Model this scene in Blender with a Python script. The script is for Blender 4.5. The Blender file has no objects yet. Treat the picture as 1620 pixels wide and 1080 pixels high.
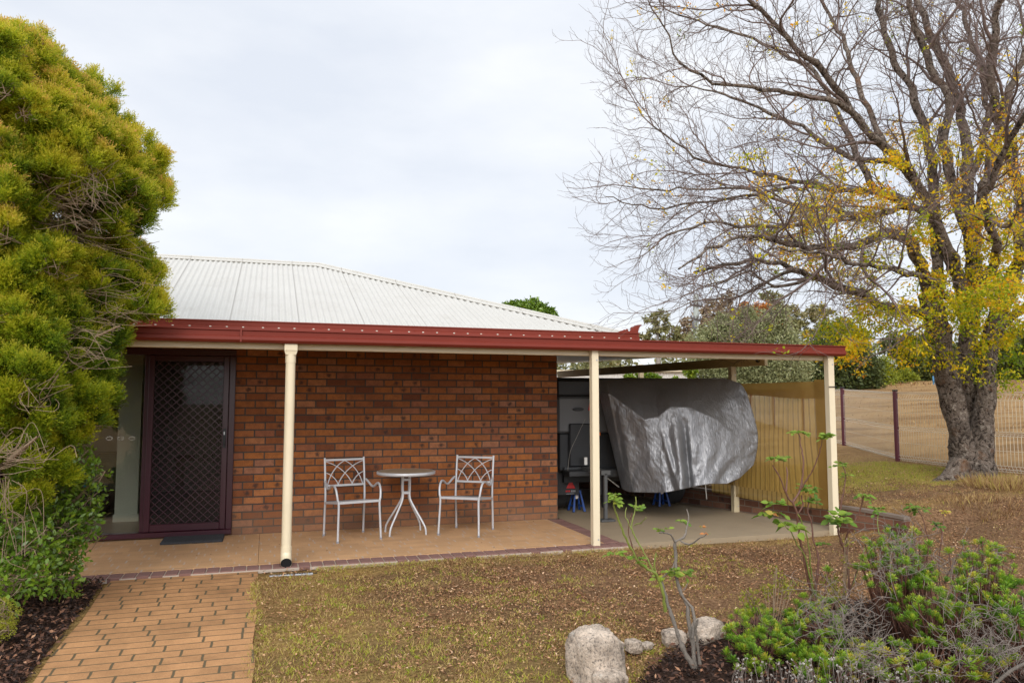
import bpy, math, random
import numpy as np
from mathutils import Vector, Matrix
rng = np.random.default_rng(7)
random.seed(7)
S = bpy.context.scene
COL = S.collection
PI = math.pi
# ------------------------------------------------------------------ camera measurements
CAM = np.array([-3.68, -9.44, 1.521]); PITCH = math.radians(4.6); YAW = math.radians(17.9); FPX = 1198.0
CF = np.array([math.sin(YAW)*math.cos(PITCH), math.cos(YAW)*math.cos(PITCH), math.sin(PITCH)])
CR = np.array([math.cos(YAW), -math.sin(YAW), 0.0]); CU = np.cross(CR, CF)
def ray(px, py): return CF + CR*(px-810)/FPX - CU*(py-540)/FPX
def at(px, py, d): return CAM + ray(px, py)*d                 # a measured point d metres into the scene
def at_y(px, py, y):
    r = ray(px, py); return CAM + r*(y-CAM[1])/r[1]
def at_z(px, py, z):
    r = ray(px, py); return CAM + r*(z-CAM[2])/r[2]
# ------------------------------------------------------------------ noise and terrain height
def _hash(i, j, s):
    n = (i*374761393 + j*668265263 + s*974634777) & 0xffffffff
    n = ((n ^ (n >> 13))*1274126177) & 0xffffffff
    return ((n ^ (n >> 16)) & 0xffff)/65535.0
def vnoise(x, y, scale=1.0, seed=0, octs=1):
    x = np.asarray(x, float)/scale; y = np.asarray(y, float)/scale; t = 0; a = 1; tot = 0
    for o in range(octs):
        i = np.floor(x).astype(np.int64); j = np.floor(y).astype(np.int64); u = x-i; v = y-j
        u = u*u*(3-2*u); v = v*v*(3-2*v); s = seed+o*17
        t = t + a*((_hash(i, j, s)*(1-u)+_hash(i+1, j, s)*u)*(1-v)+(_hash(i, j+1, s)*(1-u)+_hash(i+1, j+1, s)*u)*v)
        tot += a; a *= .5; x = x*2; y = y*2
    return t/tot
def sst(a, b, x):
    t = np.clip((np.asarray(x, float)-a)/(b-a), 0, 1); return t*t*(3-2*t)
def wall_x(y): return 3.06-.27*(np.asarray(y, float)+1.56)     # line of the low retaining wall
def height(x, y):
    x = np.asarray(x, float); y = np.asarray(y, float)
    front = -.03+.03*np.clip(y+1.95, -14, 0)
    right = .5*sst(2.2, 6.5, x)
    beh = sst(-2.75, -2.45, y)
    wx = wall_x(y)
    low = np.where(y < -1.97, front+right*.5, -.09)
    bank = np.maximum(.27+.05*(x-wx), .27)
    bank = np.minimum(bank, .5)
    up = sst(wx+.02, wx+.10, x)
    back = low*(1-up)+bank*up
    z = (front+right)*(1-beh)+back*beh
    z = np.where((y > -1.98) & (x < 2.95), np.minimum(z, np.where(x < wx+.02, low, z)), z)
    s = .73*(x-CAM[0])+.68*(y-CAM[1])
    hill = np.clip(s-15.2, 0, 52)*.052*sst(3.5, 8, x)
    hill = hill + 1.2*sst(66, 120, s)*sst(3.5, 8, x)*0
    z = z+hill
    z = z+.025*(vnoise(x, y, .9, 3, 2)-.5)*(1-sst(-2.1, -1.9, y)*(1-up))
    return z
# ------------------------------------------------------------------ objects
def tag(o, label=None, cat=None, group=None, kind=None):
    if label: o['label'] = label
    if cat: o['category'] = cat
    if group: o['group'] = group
    if kind: o['kind'] = kind
    return o
def empty(name, loc, label, cat, group=None):
    o = bpy.data.objects.new(name, None); COL.objects.link(o); o.location = Vector([float(c) for c in loc])
    o.empty_display_size = .2
    return tag(o, label, cat, group)
def origin(p):
    v = Vector((0, 0, 0))
    while p is not None:
        v = v+p.location; p = p.parent
    return np.array(v)
def link(name, me, mat, parent=None):
    o = bpy.data.objects.new(name, me); COL.objects.link(o)
    if parent is not None: o.parent = parent
    for m in (mat if isinstance(mat, (list, tuple)) else [mat]): me.materials.append(m)
    return o
def mesh_np(name, V, F, mat, parent=None, smooth=False, attrs=None, vattrs=None):
    """one mesh from numpy arrays of points and equal sided faces"""
    V = np.asarray(V, np.float32)-origin(parent).astype(np.float32); F = np.asarray(F, np.int32)
    me = bpy.data.meshes.new(name); k = F.shape[1]
    me.vertices.add(len(V)); me.vertices.foreach_set('co', V.ravel())
    me.loops.add(F.size); me.loops.foreach_set('vertex_index', F.ravel())
    me.polygons.add(len(F)); me.polygons.foreach_set('loop_start', np.arange(0, F.size, k, dtype=np.int32))
    me.update(calc_edges=True)
    if smooth: me.polygons.foreach_set('use_smooth', np.ones(len(F), bool))
    for dom, dct in (('FACE', attrs), ('POINT', vattrs)):
        for nm, a in (dct or {}).items():
            at_ = me.attributes.new(nm, 'FLOAT', dom); at_.data.foreach_set('value', np.asarray(a, np.float32))
    me.validate()
    return link(name, me, mat, parent)
class MB:
    """collects boxes, bars and tubes and links them as ONE mesh object"""
    def __init__(s): s.v = []; s.f = []; s.sm = []
    def add(s, vs, fs, smooth=False):
        b = len(s.v); s.v += [tuple(float(c) for c in v) for v in vs]
        for f in fs: s.f.append([b+i for i in f]); s.sm.append(smooth)
        return s
    def box(s, x0, x1, y0, y1, z0, z1, bev=0.0):
        if bev:
            b = min(bev, (x1-x0)*.45, (y1-y0)*.45, (z1-z0)*.45)
            bm_v = []
            for (X, sx) in ((x0, 1), (x1, -1)):
                for (Y_, sy) in ((y0, 1), (y1, -1)):
                    for (Z_, sz) in ((z0, 1), (z1, -1)):
                        bm_v += [(X, Y_+sy*b, Z_+sz*b), (X+sx*b, Y_, Z_+sz*b), (X+sx*b, Y_+sy*b, Z_)]
            def I(i, j, k, a): return (i*4+j*2+k)*3+a
            F = []
            F += [[I(0,0,0,0), I(0,0,1,0), I(0,1,1,0), I(0,1,0,0)], [I(1,0,0,0), I(1,1,0,0), I(1,1,1,0), I(1,0,1,0)]]
            F += [[I(0,0,0,1), I(1,0,0,1), I(1,0,1,1), I(0,0,1,1)], [I(0,1,0,1), I(0,1,1,1), I(1,1,1,1), I(1,1,0,1)]]
            F += [[I(0,0,0,2), I(0,1,0,2), I(1,1,0,2), I(1,0,0,2)], [I(0,0,1,2), I(1,0,1,2), I(1,1,1,2), I(0,1,1,2)]]
            for j in (0, 1):
                for k in (0, 1): F.append([I(0,j,k,1), I(1,j,k,1), I(1,j,k,2), I(0,j,k,2)] if (j+k) % 2 else [I(0,j,k,2), I(1,j,k,2), I(1,j,k,1), I(0,j,k,1)])
            for i in (0, 1):
                for k in (0, 1): F.append([I(i,0,k,0), I(i,1,k,0), I(i,1,k,2), I(i,0,k,2)] if (i+k) % 2 == 0 else [I(i,0,k,2), I(i,1,k,2), I(i,1,k,0), I(i,0,k,0)])
            for i in (0, 1):
                for j in (0, 1): F.append([I(i,j,0,0), I(i,j,1,0), I(i,j,1,1), I(i,j,0,1)] if (i+j) % 2 else [I(i,j,0,1), I(i,j,1,1), I(i,j,1,0), I(i,j,0,0)])
            for i in (0, 1):
                for j in (0, 1):
                    for k in (0, 1):
                        t = [I(i,j,k,0), I(i,j,k,1), I(i,j,k,2)]; F.append(t if (i+j+k) % 2 == 0 else t[::-1])
            return s.add(bm_v, F)
        vs = [(x0,y0,z0),(x1,y0,z0),(x1,y1,z0),(x0,y1,z0),(x0,y0,z1),(x1,y0,z1),(x1,y1,z1),(x0,y1,z1)]
        return s.add(vs, [(0,3,2,1),(4,5,6,7),(0,1,5,4),(1,2,6,5),(2,3,7,6),(3,0,4,7)])
    def bar(s, a, b, w, h, up=(0,0,1)):
        a = Vector(a); b = Vector(b); d = (b-a).normalized(); u = Vector(up)
        r = d.cross(u)
        if r.length < 1e-4: r = d.cross(Vector((1,0,0)))
        r.normalize(); u = r.cross(d).normalized(); r = r*(w/2); u = u*(h/2)
        vs = [a-r-u, a+r-u, a+r+u, a-r+u, b-r-u, b+r-u, b+r+u, b-r+u]
        return s.add(vs, [(0,1,2,3),(4,7,6,5),(0,4,5,1),(1,5,6,2),(2,6,7,3),(3,7,4,0)])
    def tube(s, pts, rad, sides=8, cap=True):
        V, F = tube_np(pts, rad, sides); s.add(V, F.tolist(), True)
        if cap:
            s.add(V[:sides], [list(range(sides))[::-1]]); s.add(V[-sides:], [list(range(sides))])
        return s
    def lathe(s, c, prof, sides=24, axis=(0,0,1)):
        ax = Vector(axis).normalized(); t = Vector((1,0,0)) if abs(ax.x) < .9 else Vector((0,1,0))
        u = ax.cross(t).normalized(); w = ax.cross(u); c = Vector(c); vs = []; fs = []
        for (r, h) in prof:
            for k in range(sides):
                a = 2*PI*k/sides; vs.append(c+ax*h+u*(r*math.cos(a))+w*(r*math.sin(a)))
        for i in range(len(prof)-1):
            for k in range(sides):
                k2 = (k+1) % sides; fs.append((i*sides+k, i*sides+k2, (i+1)*sides+k2, (i+1)*sides+k))
        s.add(vs, fs, True)
        s.add(vs[:sides], [list(range(sides))[::-1]]); s.add(vs[-sides:], [list(range(sides))])
        return s
    def prism(s, poly, a, b):
        """poly of (u, v) pairs swept between two callables or axes: a and b map (u, v) to 3-D"""
        n = len(poly); A = [a(*p) for p in poly]; B = [b(*p) for p in poly]
        fs = [tuple(range(n))[::-1], tuple(range(n, 2*n))]+[(i, (i+1) % n, n+(i+1) % n, n+i) for i in range(n)]
        return s.add(A+B, fs)
    def build(s, name, mat, parent=None):
        o_ = origin(parent); me = bpy.data.meshes.new(name)
        me.from_pydata([(v[0]-o_[0], v[1]-o_[1], v[2]-o_[2]) for v in s.v], [], s.f); me.update()
        me.polygons.foreach_set('use_smooth', np.array(s.sm, bool))
        return link(name, me, mat, parent)
def tube_np(pts, rad, sides):
    P = np.asarray([list(p) for p in pts], float); n = len(P)
    R = np.full(n, rad, float) if np.isscalar(rad) else np.asarray(rad, float)
    T = np.gradient(P, axis=0); T /= (np.linalg.norm(T, axis=1)[:, None]+1e-9)
    m = T.mean(0); ref = np.eye(3)[np.argmin(np.abs(m))]
    A = np.cross(T, ref); A /= (np.linalg.norm(A, axis=1)[:, None]+1e-9); B = np.cross(T, A)
    th = np.arange(sides)*2*PI/sides
    V = P[:, None]+R[:, None, None]*(A[:, None]*np.cos(th)[None, :, None]+B[:, None]*np.sin(th)[None, :, None])
    i = np.arange(n-1)[:, None]*sides; k = np.arange(sides)[None]; k2 = (k+1) % sides
    F = np.stack([i+k, i+k2, i+sides+k2, i+sides+k], -1).reshape(-1, 4)
    return V.reshape(-1, 3), F
def tubes_np(lst, sides):
    Vs, Fs, b = [], [], 0
    for p, r in lst:
        V, F = tube_np(p, r, sides); Vs.append(V); Fs.append(F+b); b += len(V)
    return np.concatenate(Vs), np.concatenate(Fs)
def smooth_path(pts, step=.12):
    """Catmull-Rom through the points, resampled"""
    P = np.asarray([list(p) for p in pts], float)
    if len(P) < 3:
        n = max(2, int(np.linalg.norm(P[-1]-P[0])/step)); return P[0]+(P[-1]-P[0])*np.linspace(0, 1, n+1)[:, None]
    Q = np.vstack([2*P[0]-P[1], P, 2*P[-1]-P[-2]]); out = []
    for i in range(1, len(Q)-2):
        n = max(2, int(np.linalg.norm(Q[i+1]-Q[i])/step)); t = np.arange(n)[:, None]/n
        a, b, c, d = Q[i-1], Q[i], Q[i+1], Q[i+2]
        out.append(.5*((2*b)+(c-a)*t+(2*a-5*b+4*c-d)*t*t+(3*b-a-3*c+d)*t**3))
    out.append(P[-1][None]); return np.concatenate(out)
def unit(v): return v/(np.linalg.norm(v, axis=-1, keepdims=True)+1e-9)
def rvec(n): return unit(rng.normal(size=(n, 3)))
def leaf_quads(P, D, Nn, L, W, fold=0.0):
    """a diamond leaf at every P along D, blade normal Nn: returns V, F"""
    D = unit(D); Sd = unit(np.cross(D, Nn)); L = np.broadcast_to(np.asarray(L, float), (len(P),))[:, None]; W = np.broadcast_to(np.asarray(W, float), (len(P),))[:, None]
    up = np.cross(Sd, D)
    m = P+D*L*.45
    V = np.stack([P, m+Sd*W*.5+up*W*fold, P+D*L, m-Sd*W*.5+up*W*fold], 1).reshape(-1, 3)
    F = np.arange(len(P)*4).reshape(-1, 4); return V, F
# ------------------------------------------------------------------ materials
class NT:
    def __init__(s, name):
        s.m = bpy.data.materials.new(name); s.m.use_nodes = True; s.t = s.m.node_tree; s.t.nodes.clear()
        s.out = s.t.nodes.new('ShaderNodeOutputMaterial')
    def n(s, typ, props=None, **ins):
        nd = s.t.nodes.new('ShaderNode'+typ)
        for k, v in (props or {}).items(): setattr(nd, k, v)
        for k, v in ins.items():
            key = int(k[1:]) if k[0] == 'i' and k[1:].isdigit() else k.replace('_', ' ')
            sk = nd.inputs[key]
            if isinstance(v, bpy.types.NodeSocket): s.t.links.new(v, sk)
            else:
                if hasattr(sk.default_value, '__len__') and not isinstance(v, str):
                    v = tuple(v)
                    if len(sk.default_value) == 4 and len(v) == 3: v = v+(1,)
                sk.default_value = v
        return nd
    def math(s, op, a, b=0.0, c=0.0):
        return s.n('Math', {'operation': op}, i0=a, i1=b, i2=c).outputs[0]
    def obj(s): return s.n('TexCoord').outputs['Object']
    def geo(s): return s.n('NewGeometry').outputs['Position']
    def noise(s, scale, detail=3, rough=.55, vec=None, dist=0.0):
        nd = s.n('TexNoise', Scale=scale, Detail=detail, Roughness=rough, Distortion=dist, Vector=vec or s.geo()); return nd.outputs['Fac']
    def ramp(s, fac, stops, mode='LINEAR'):
        nd = s.n('ValToRGB', Fac=fac); r = nd.color_ramp; r.interpolation = mode
        while len(r.elements) < len(stops): r.elements.new(.5)
        for e, (p, c) in zip(r.elements, stops):
            e.position = p; e.color = tuple(c)+(1,) if len(c) == 3 else c
        return nd.outputs['Color']
    def mix(s, f, a, b, mode='MIX'):
        nd = s.n('Mix', {'data_type': 'RGBA', 'blend_type': mode}); 
        for i, v in ((0, f), (6, a), (7, b)):
            if isinstance(v, bpy.types.NodeSocket): s.t.links.new(v, nd.inputs[i])
            else: nd.inputs[i].default_value = v if i == 0 else (tuple(v)+(1,) if len(v) == 3 else v)
        return nd.outputs[2]
    def attr(s, name): return s.n('Attribute', {'attribute_name': name}).outputs['Fac']
    def bump(s, h, strength=.4, dist=.01): return s.n('Bump', Height=h, Strength=strength, Distance=dist).outputs['Normal']
    def bsdf(s, color, rough=.6, metal=0.0, normal=None, spec=.5):
        kw = dict(Base_Color=color, Roughness=rough, Metallic=metal, Specular_IOR_Level=spec)
        if normal is not None: kw['Normal'] = normal
        return s.n('BsdfPrincipled', **kw).outputs[0]
    def done(s, sh):
        s.t.links.new(sh, s.out.inputs['Surface']); return s.m
def m_paint(name, col, rough=.45, var=.12, scale=6.0, metal=0.0, bump=0.0, bscale=40.0, spec=.5, dirt=0.0, dcol=(.1,.08,.06)):
    t = NT(name); f = t.noise(scale, 4)
    c = t.mix(f, tuple(x*(1-var) for x in col), tuple(min(1, x*(1+var)) for x in col))
    if dirt:
        d = t.noise(3.0, 6, .7); dd = t.ramp(d, [(.5, (0,0,0)), (.75, (dirt,)*3)]); c = t.mix(dd, c, dcol)
    nm = t.bump(t.noise(bscale, 4), bump, .01) if bump else None
    return t.done(t.bsdf(c, rough, metal, nm, spec))
def m_leaf(name, stops, tip=None, rough=.55, trans=.3, patch=None, spec=.3):
    t = NT(name); r = t.attr('rnd')
    if patch: r = t.math('ADD', t.math('MULTIPLY', r, 1-patch[1]), t.math('MULTIPLY', t.ramp(t.noise(patch[0], 2), [(.32,(0,0,0)),(.68,(1,1,1))]), patch[1]))
    c = t.ramp(r, stops)
    if tip: c = t.mix(t.attr('tip'), c, tip)
    b = t.bsdf(c, rough, 0, None, spec); tr = t.n('BsdfTranslucent', Color=c).outputs[0]
    return t.done(t.n('MixShader', i0=trans, i1=b, i2=tr).outputs[0])
def m_brick(name, bw, bh, mort, ox, oz, cols, mortar, axis='XZ', bump=.6, blotch=.35, rough=.85):
    """running-bond bricks worked out from position; every brick has its own shade"""
    t = NT(name); sp = t.n('SeparateXYZ', Vector=t.geo()); ia, ib = {'XZ': (0, 2), 'XY': (0, 1), 'YZ': (1, 2), 'YX': (1, 0)}[axis]
    wob = t.math('MULTIPLY', t.math('SUBTRACT', t.noise(5.0, 3), .5), .012)
    a = t.math('ADD', t.math('SUBTRACT', sp.outputs[ia], ox), wob); b = t.math('ADD', t.math('SUBTRACT', sp.outputs[ib], oz), t.math('MULTIPLY', wob, .6))
    rowf = t.math('DIVIDE', b, bh); row = t.math('FLOOR', rowf)
    half = t.math('MULTIPLY', t.math('FLOORED_MODULO', row, 2.0), .5)
    jit = t.math('MULTIPLY', t.math('SUBTRACT', t.n('TexWhiteNoise', {'noise_dimensions': '1D'}, W=row).outputs['Value'], .5), .05)
    cf = t.math('ADD', t.math('ADD', t.math('DIVIDE', a, bw), half), jit); col = t.math('FLOOR', cf)
    fu = t.math('MULTIPLY', t.math('SUBTRACT', cf, col), bw); fv = t.math('MULTIPLY', t.math('SUBTRACT', rowf, row), bh)
    du = t.math('MINIMUM', fu, t.math('SUBTRACT', bw, fu)); dv = t.math('MINIMUM', fv, t.math('SUBTRACT', bh, fv))
    e = t.math('ADD', t.math('MINIMUM', du, dv), t.math('MULTIPLY', t.math('SUBTRACT', t.noise(60, 2), .5), .005))
    inside = t.n('MapRange', {'interpolation_type': 'SMOOTHSTEP'}, Value=e, i1=mort*.5-.0015, i2=mort*.5+.0025).outputs[0]
    cell = t.n('CombineXYZ', X=col, Y=row).outputs[0]
    rnd = t.n('TexWhiteNoise', {'noise_dimensions': '2D'}, Vector=cell).outputs['Value']
    c = t.ramp(rnd, cols)
    r2 = t.n('TexWhiteNoise', {'noise_dimensions': '2D'}, Vector=t.n('VectorMath', {'operation': 'ADD'}, i0=cell, i1=(31.7, 11.3, 0)).outputs[0]).outputs['Value']
    # frog marks and burnt blotches on some of the bricks
    cu = t.math('ABSOLUTE', t.math('SUBTRACT', t.math('DIVIDE', fu, bw), t.math('ADD', .3, t.math('MULTIPLY', r2, .4)))); cv = t.math('ABSOLUTE', t.math('SUBTRACT', t.math('DIVIDE', fv, bh), .5))
    cu3 = t.math('MULTIPLY', cu, 2.4); dist = t.math('ADD', t.math('SQRT', t.math('ADD', t.math('MULTIPLY', cu3, cu3), t.math('MULTIPLY', cv, cv))), t.math('MULTIPLY', t.math('SUBTRACT', t.noise(34, 3), .5), .7))
    spot = t.math('MULTIPLY', t.n('MapRange', Value=dist, i1=.42, i2=.12).outputs[0], t.math('GREATER_THAN', r2, .76))
    c = t.mix(t.math('MULTIPLY', spot, .85), c, (.045, .032, .028))
    bl = t.ramp(t.noise(14, 5, .7), [(.42, (0,0,0)), (.72, (1,1,1))]); c = t.mix(t.math('MULTIPLY', bl, blotch), c, (.07, .03, .018))
    sp2 = t.ramp(t.noise(160, 2), [(.35, (.75,)*3), (.7, (1.2,)*3)]); c = t.mix(1.0, c, sp2, 'MULTIPLY')
    mo = t.mix(t.noise(25, 3), tuple(x*.7 for x in mortar), tuple(x*1.3 for x in mortar))
    c = t.mix(inside, mo, c)
    if axis == 'XZ':
        lowz = t.n('MapRange', Value=t.math('ADD', sp.outputs[2], t.math('MULTIPLY', t.noise(3.5, 5, .7), -.5)), i1=.12, i2=-.22).outputs[0]; c = t.mix(t.math('MULTIPLY', lowz, .5), c, (.20,.13,.085))
        stn = t.ramp(t.noise(1.1, 5, .65), [(.52, (0,0,0)), (.74, (.22,)*3)]); c = t.mix(stn, c, (.09,.045,.028))
    h = t.math('ADD', inside, t.math('MULTIPLY', t.noise(120, 3), .25))
    return t.done(t.bsdf(c, rough, 0, t.bump(h, bump, .006), .25))
M = {}
M['brick'] = m_brick('brick_face', .2305, .086, .0145, .0, -.003, [(0, (.14,.046,.022)), (.12, (.21,.069,.026)), (.35, (.275,.094,.029)), (.6, (.34,.120,.033)), (.78, (.26,.096,.05)), (.9, (.38,.15,.056)), (1, (.31,.14,.082))], (.060, .049, .042), blotch=.5)
M['brick_dark'] = m_brick('garden_wall_brick', .2305, .086, .011, .1, .0, [(0, (.09,.04,.028)), (.5, (.17,.075,.045)), (1, (.24,.12,.075))], (.16, .13, .10), axis='YZ')
def m_roof():
    t = NT('cream_roof_sheet'); c = t.mix(t.noise(1.6, 4), (.45,.435,.395), (.50,.485,.445)); x_ = t.n('SeparateXYZ', Vector=t.geo()).outputs[0]
    lap_shadow = t.math('LESS_THAN', t.math('FLOORED_MODULO', t.math('ADD', x_, .3), .762), .014); c = t.mix(t.math('MULTIPLY', lap_shadow, .55), c, (.22,.20,.17))  # shadow line at each sheet overlap, painted into the colour
    d = t.ramp(t.noise(2.6, 6, .75), [(.50, (0,0,0)), (.78, (.35,)*3)]); c = t.mix(d, c, (.33,.30,.25))
    return t.done(t.bsdf(c, .5))
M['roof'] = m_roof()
M['red'] = m_paint('red_gutter_paint', (.175,.024,.013), .5, .1, 5, spec=.3, dirt=.15, dcol=(.14,.03,.02))
M['cream'] = m_paint('cream_post_paint', (.70,.60,.42), .4, .05, 5, dirt=.15, dcol=(.42,.34,.22))
M['cream_dull'] = m_paint('cream_beam_paint', (.60,.50,.32), .5, .08, 4, dirt=.3, dcol=(.3,.24,.14))
M['soffit'] = m_paint('grey_cream_sheet_underside', (.58,.53,.40), .35, .12, 3, dirt=.4, dcol=(.2,.18,.12))
M['maroon'] = m_paint('maroon_frame_paint', (.034,.005,.012), .3, .12, 9)
M['maroon_post'] = m_paint('maroon_post_paint', (.11,.016,.03), .4, .15, 9)
M['white'] = m_paint('white_paint', (.72,.70,.66), .6, .04, 3)
M['wallint'] = m_paint('interior_plaster', (.72,.70,.64), .8, .04, 2)
M['tileint'] = m_paint('interior_floor_tile', (.36,.30,.25), .35, .1, 3)
M['chair'] = m_paint('silver_grey_powder_coat', (.50,.505,.52), .42, .08, 20, .25)
M['slat'] = m_paint('grey_sling_seat', (.34,.35,.36), .6, .1, 30)
M['black'] = m_paint('black_paint', (.012,.013,.015), .5, .3, 6)
M['rubber'] = m_paint('black_rubber', (.03,.03,.032), .75, .3, 25, bump=.4)
M['mat'] = m_paint('charcoal_coir', (.035,.037,.042), .95, .35, 60, bump=.9, bscale=200)
M['blue'] = m_paint('blue_enamel', (.014,.06,.25), .45, .15, 10)
M['dull_steel'] = m_paint('dull_zinc', (.09,.09,.088), .6, .25, 14, .3)
M['steel'] = m_paint('galvanised_steel', (.45,.46,.47), .45, .2, 18, .7)
M['alum'] = m_paint('checker_plate', (.055,.056,.058), .4, .15, 14, .6, bump=.3, bscale=90)
M['greywhite'] = m_paint('grey_white_panel', (.115,.117,.12), .45, .05, 3)
M['redmark'] = m_paint('red_decal', (.5,.02,.02), .4, .1, 8)
M['greymark'] = m_paint('grey_lettering', (.25,.25,.27), .5, .1, 8)
M['orange'] = m_paint('orange_lens', (.7,.16,.02), .3, .1, 8)
M['teal'] = m_paint('teal_card', (.02,.35,.36), .6, .1, 8)
M['pinkcard'] = m_paint('dull_pink_card', (.45,.25,.22), .7, .1, 8)
M['darkwood'] = m_paint('dark_wood', (.04,.03,.025), .4, .3, 8)
M['tan'] = m_paint('tan_fabric', (.40,.34,.26), .8, .1, 8)
M['rope'] = m_paint('grey_rope', (.27,.25,.22), .8, .2, 40)
M['white_wire'] = m_paint('cream_wire', (.66,.60,.50), .5, .05, 9)
M['stem_grey'] = m_paint('grey_rose_bark', (.17,.145,.12), .85, .35, 30, bump=.6, bscale=120)
M['stem_green'] = m_paint('green_rose_cane', (.17,.20,.035), .6, .3, 20)
M['stem_brown'] = m_paint('brown_rose_cane', (.13,.055,.035), .6, .4, 25)
M['twig_dry'] = m_paint('dry_grey_twig', (.20,.165,.14), .9, .35, 30)
M['twig'] = m_paint('elm_twig_bark', (.15,.105,.09), .85, .3, 6)
M['twig_brown'] = m_paint('brown_twig_bark', (.23,.16,.10), .9, .35, 9)
def m_glass():
    t = NT('window_glass'); fr = t.n('Fresnel', IOR=1.5).outputs[0]
    f = t.math('ADD', t.math('MULTIPLY', fr, 1.0), .02)
    tr = t.n('BsdfTransparent', Color=(.80,.82,.78)).outputs[0]; gl = t.n('BsdfGlossy', Color=(1,1,1), Roughness=.01).outputs[0]
    return t.done(t.n('MixShader', i0=f, i1=tr, i2=gl).outputs[0])
M['glass'] = m_glass()
def m_screen(name, col, keep, rough=.8, fold_shade=0.0):
    t = NT(name); c = t.mix(t.noise(8, 3), tuple(x*.85 for x in col), tuple(x*1.15 for x in col))
    if fold_shade:
        y_ = t.n('SeparateXYZ', Vector=t.geo()).outputs[1]; wv = t.math('SINE', t.math('MULTIPLY', t.math('ADD', y_, t.math('MULTIPLY', t.noise(1.5, 2), .05)), 2*PI/.085)); c = t.mix(t.n('MapRange', Value=wv, i1=.55, i2=.95).outputs[0], c, tuple(x*fold_shade for x in col))  # dark stripes: the shade of the cloth's folds, put into its colour
    d = t.bsdf(c, rough, 0, None, .2); tl = t.n('BsdfTranslucent', Color=c).outputs[0]
    d = t.n('MixShader', i0=.55, i1=d, i2=tl).outputs[0]
    return t.done(t.n('MixShader', i0=keep, i1=t.n('BsdfTransparent').outputs[0], i2=d).outputs[0])
M['flyscreen'] = m_screen('black_fly_mesh', (.04,.04,.042), .38)
M['shade'] = m_screen('beige_shade_cloth', (.56,.37,.11), .68, fold_shade=.5)
M['shade_hem'] = m_screen('beige_shade_cloth_hem', (.36,.22,.06), .9)
def m_tarp():
    t = NT('silver_tarpaulin'); g = t.geo()
    vv = t.n('VectorMath', {'operation': 'MULTIPLY'}, i0=g, i1=(1.6, 1.0, .55)).outputs[0]; n1 = t.noise(7, 5, .55, vec=vv, dist=1.2); n2 = t.noise(30, 3, .6, vec=vv, dist=.8)
    w = t.math('ADD', t.math('MULTIPLY', n1, .7), t.math('MULTIPLY', n2, .3))
    c = t.mix(t.noise(5, 3), (.185,.185,.192), (.245,.245,.253))
    return t.done(t.bsdf(c, t.math('ADD', .28, t.math('MULTIPLY', n2, .18)), .55, t.bump(t.math('ADD', w, t.math('MULTIPLY', t.noise(16, 3, .55, vec=t.n('VectorMath', {'operation': 'MULTIPLY'}, i0=g, i1=(3.4, 2.4, .42)).outputs[0], dist=.7), .9)), .5, .02), .6))
M['tarp'] = m_tarp()
def m_bark():
    t = NT('mottled_elm_bark'); g = t.geo()
    v = t.n('TexVoronoi', {'feature': 'F1'}, Vector=t.n('VectorMath', {'operation': 'MULTIPLY'}, i0=g, i1=(1, 1, .55)).outputs[0], Scale=22.0)
    n = t.noise(15, 6, .72, dist=.9)
    c = t.ramp(n, [(.40, (.03,.022,.017)), (.46, (.12,.088,.066)), (.50, (.29,.24,.20)), (.54, (.11,.074,.052)), (.60, (.34,.29,.24))])
    o = t.ramp(t.noise(4.5, 4, .6), [(.58, (0,0,0)), (.70, (1,1,1))]); c = t.mix(t.math('MULTIPLY', o, .6), c, (.21,.10,.045))
    k = t.ramp(t.noise(2.2, 5, .65), [(.50, (0,0,0)), (.66, (1,1,1))]); c = t.mix(t.math('MULTIPLY', k, .55), c, (.04,.033,.028))
    h = t.math('ADD', t.math('MULTIPLY', v.outputs['Distance'], .6), n)
    return t.done(t.bsdf(c, .92, 0, t.bump(h, 1.0, .06), .2))
M['bark'] = m_bark()
def m_rock():
    t = NT('granite'); n = t.noise(7, 6, .7); s = t.noise(70, 3, .7)
    c = t.ramp(n, [(.3, (.15,.12,.095)), (.5, (.40,.33,.265)), (.7, (.54,.45,.365))])
    sp = t.ramp(s, [(.34, (.25,.25,.25)), (.46, (1,1,1)), (.62, (1.25,1.2,1.15))]); c = t.mix(.85, c, sp, 'MULTIPLY')
    li = t.ramp(t.noise(12, 5, .7), [(.60, (0,0,0)), (.68, (1,1,1))]); c = t.mix(t.math('MULTIPLY', li, .5), c, (.48,.47,.42))
    return t.done(t.bsdf(c, .9, 0, t.bump(t.math('ADD', n, t.math('MULTIPLY', s, .3)), .8, .03), .2))
M['rock'] = m_rock()
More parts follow.
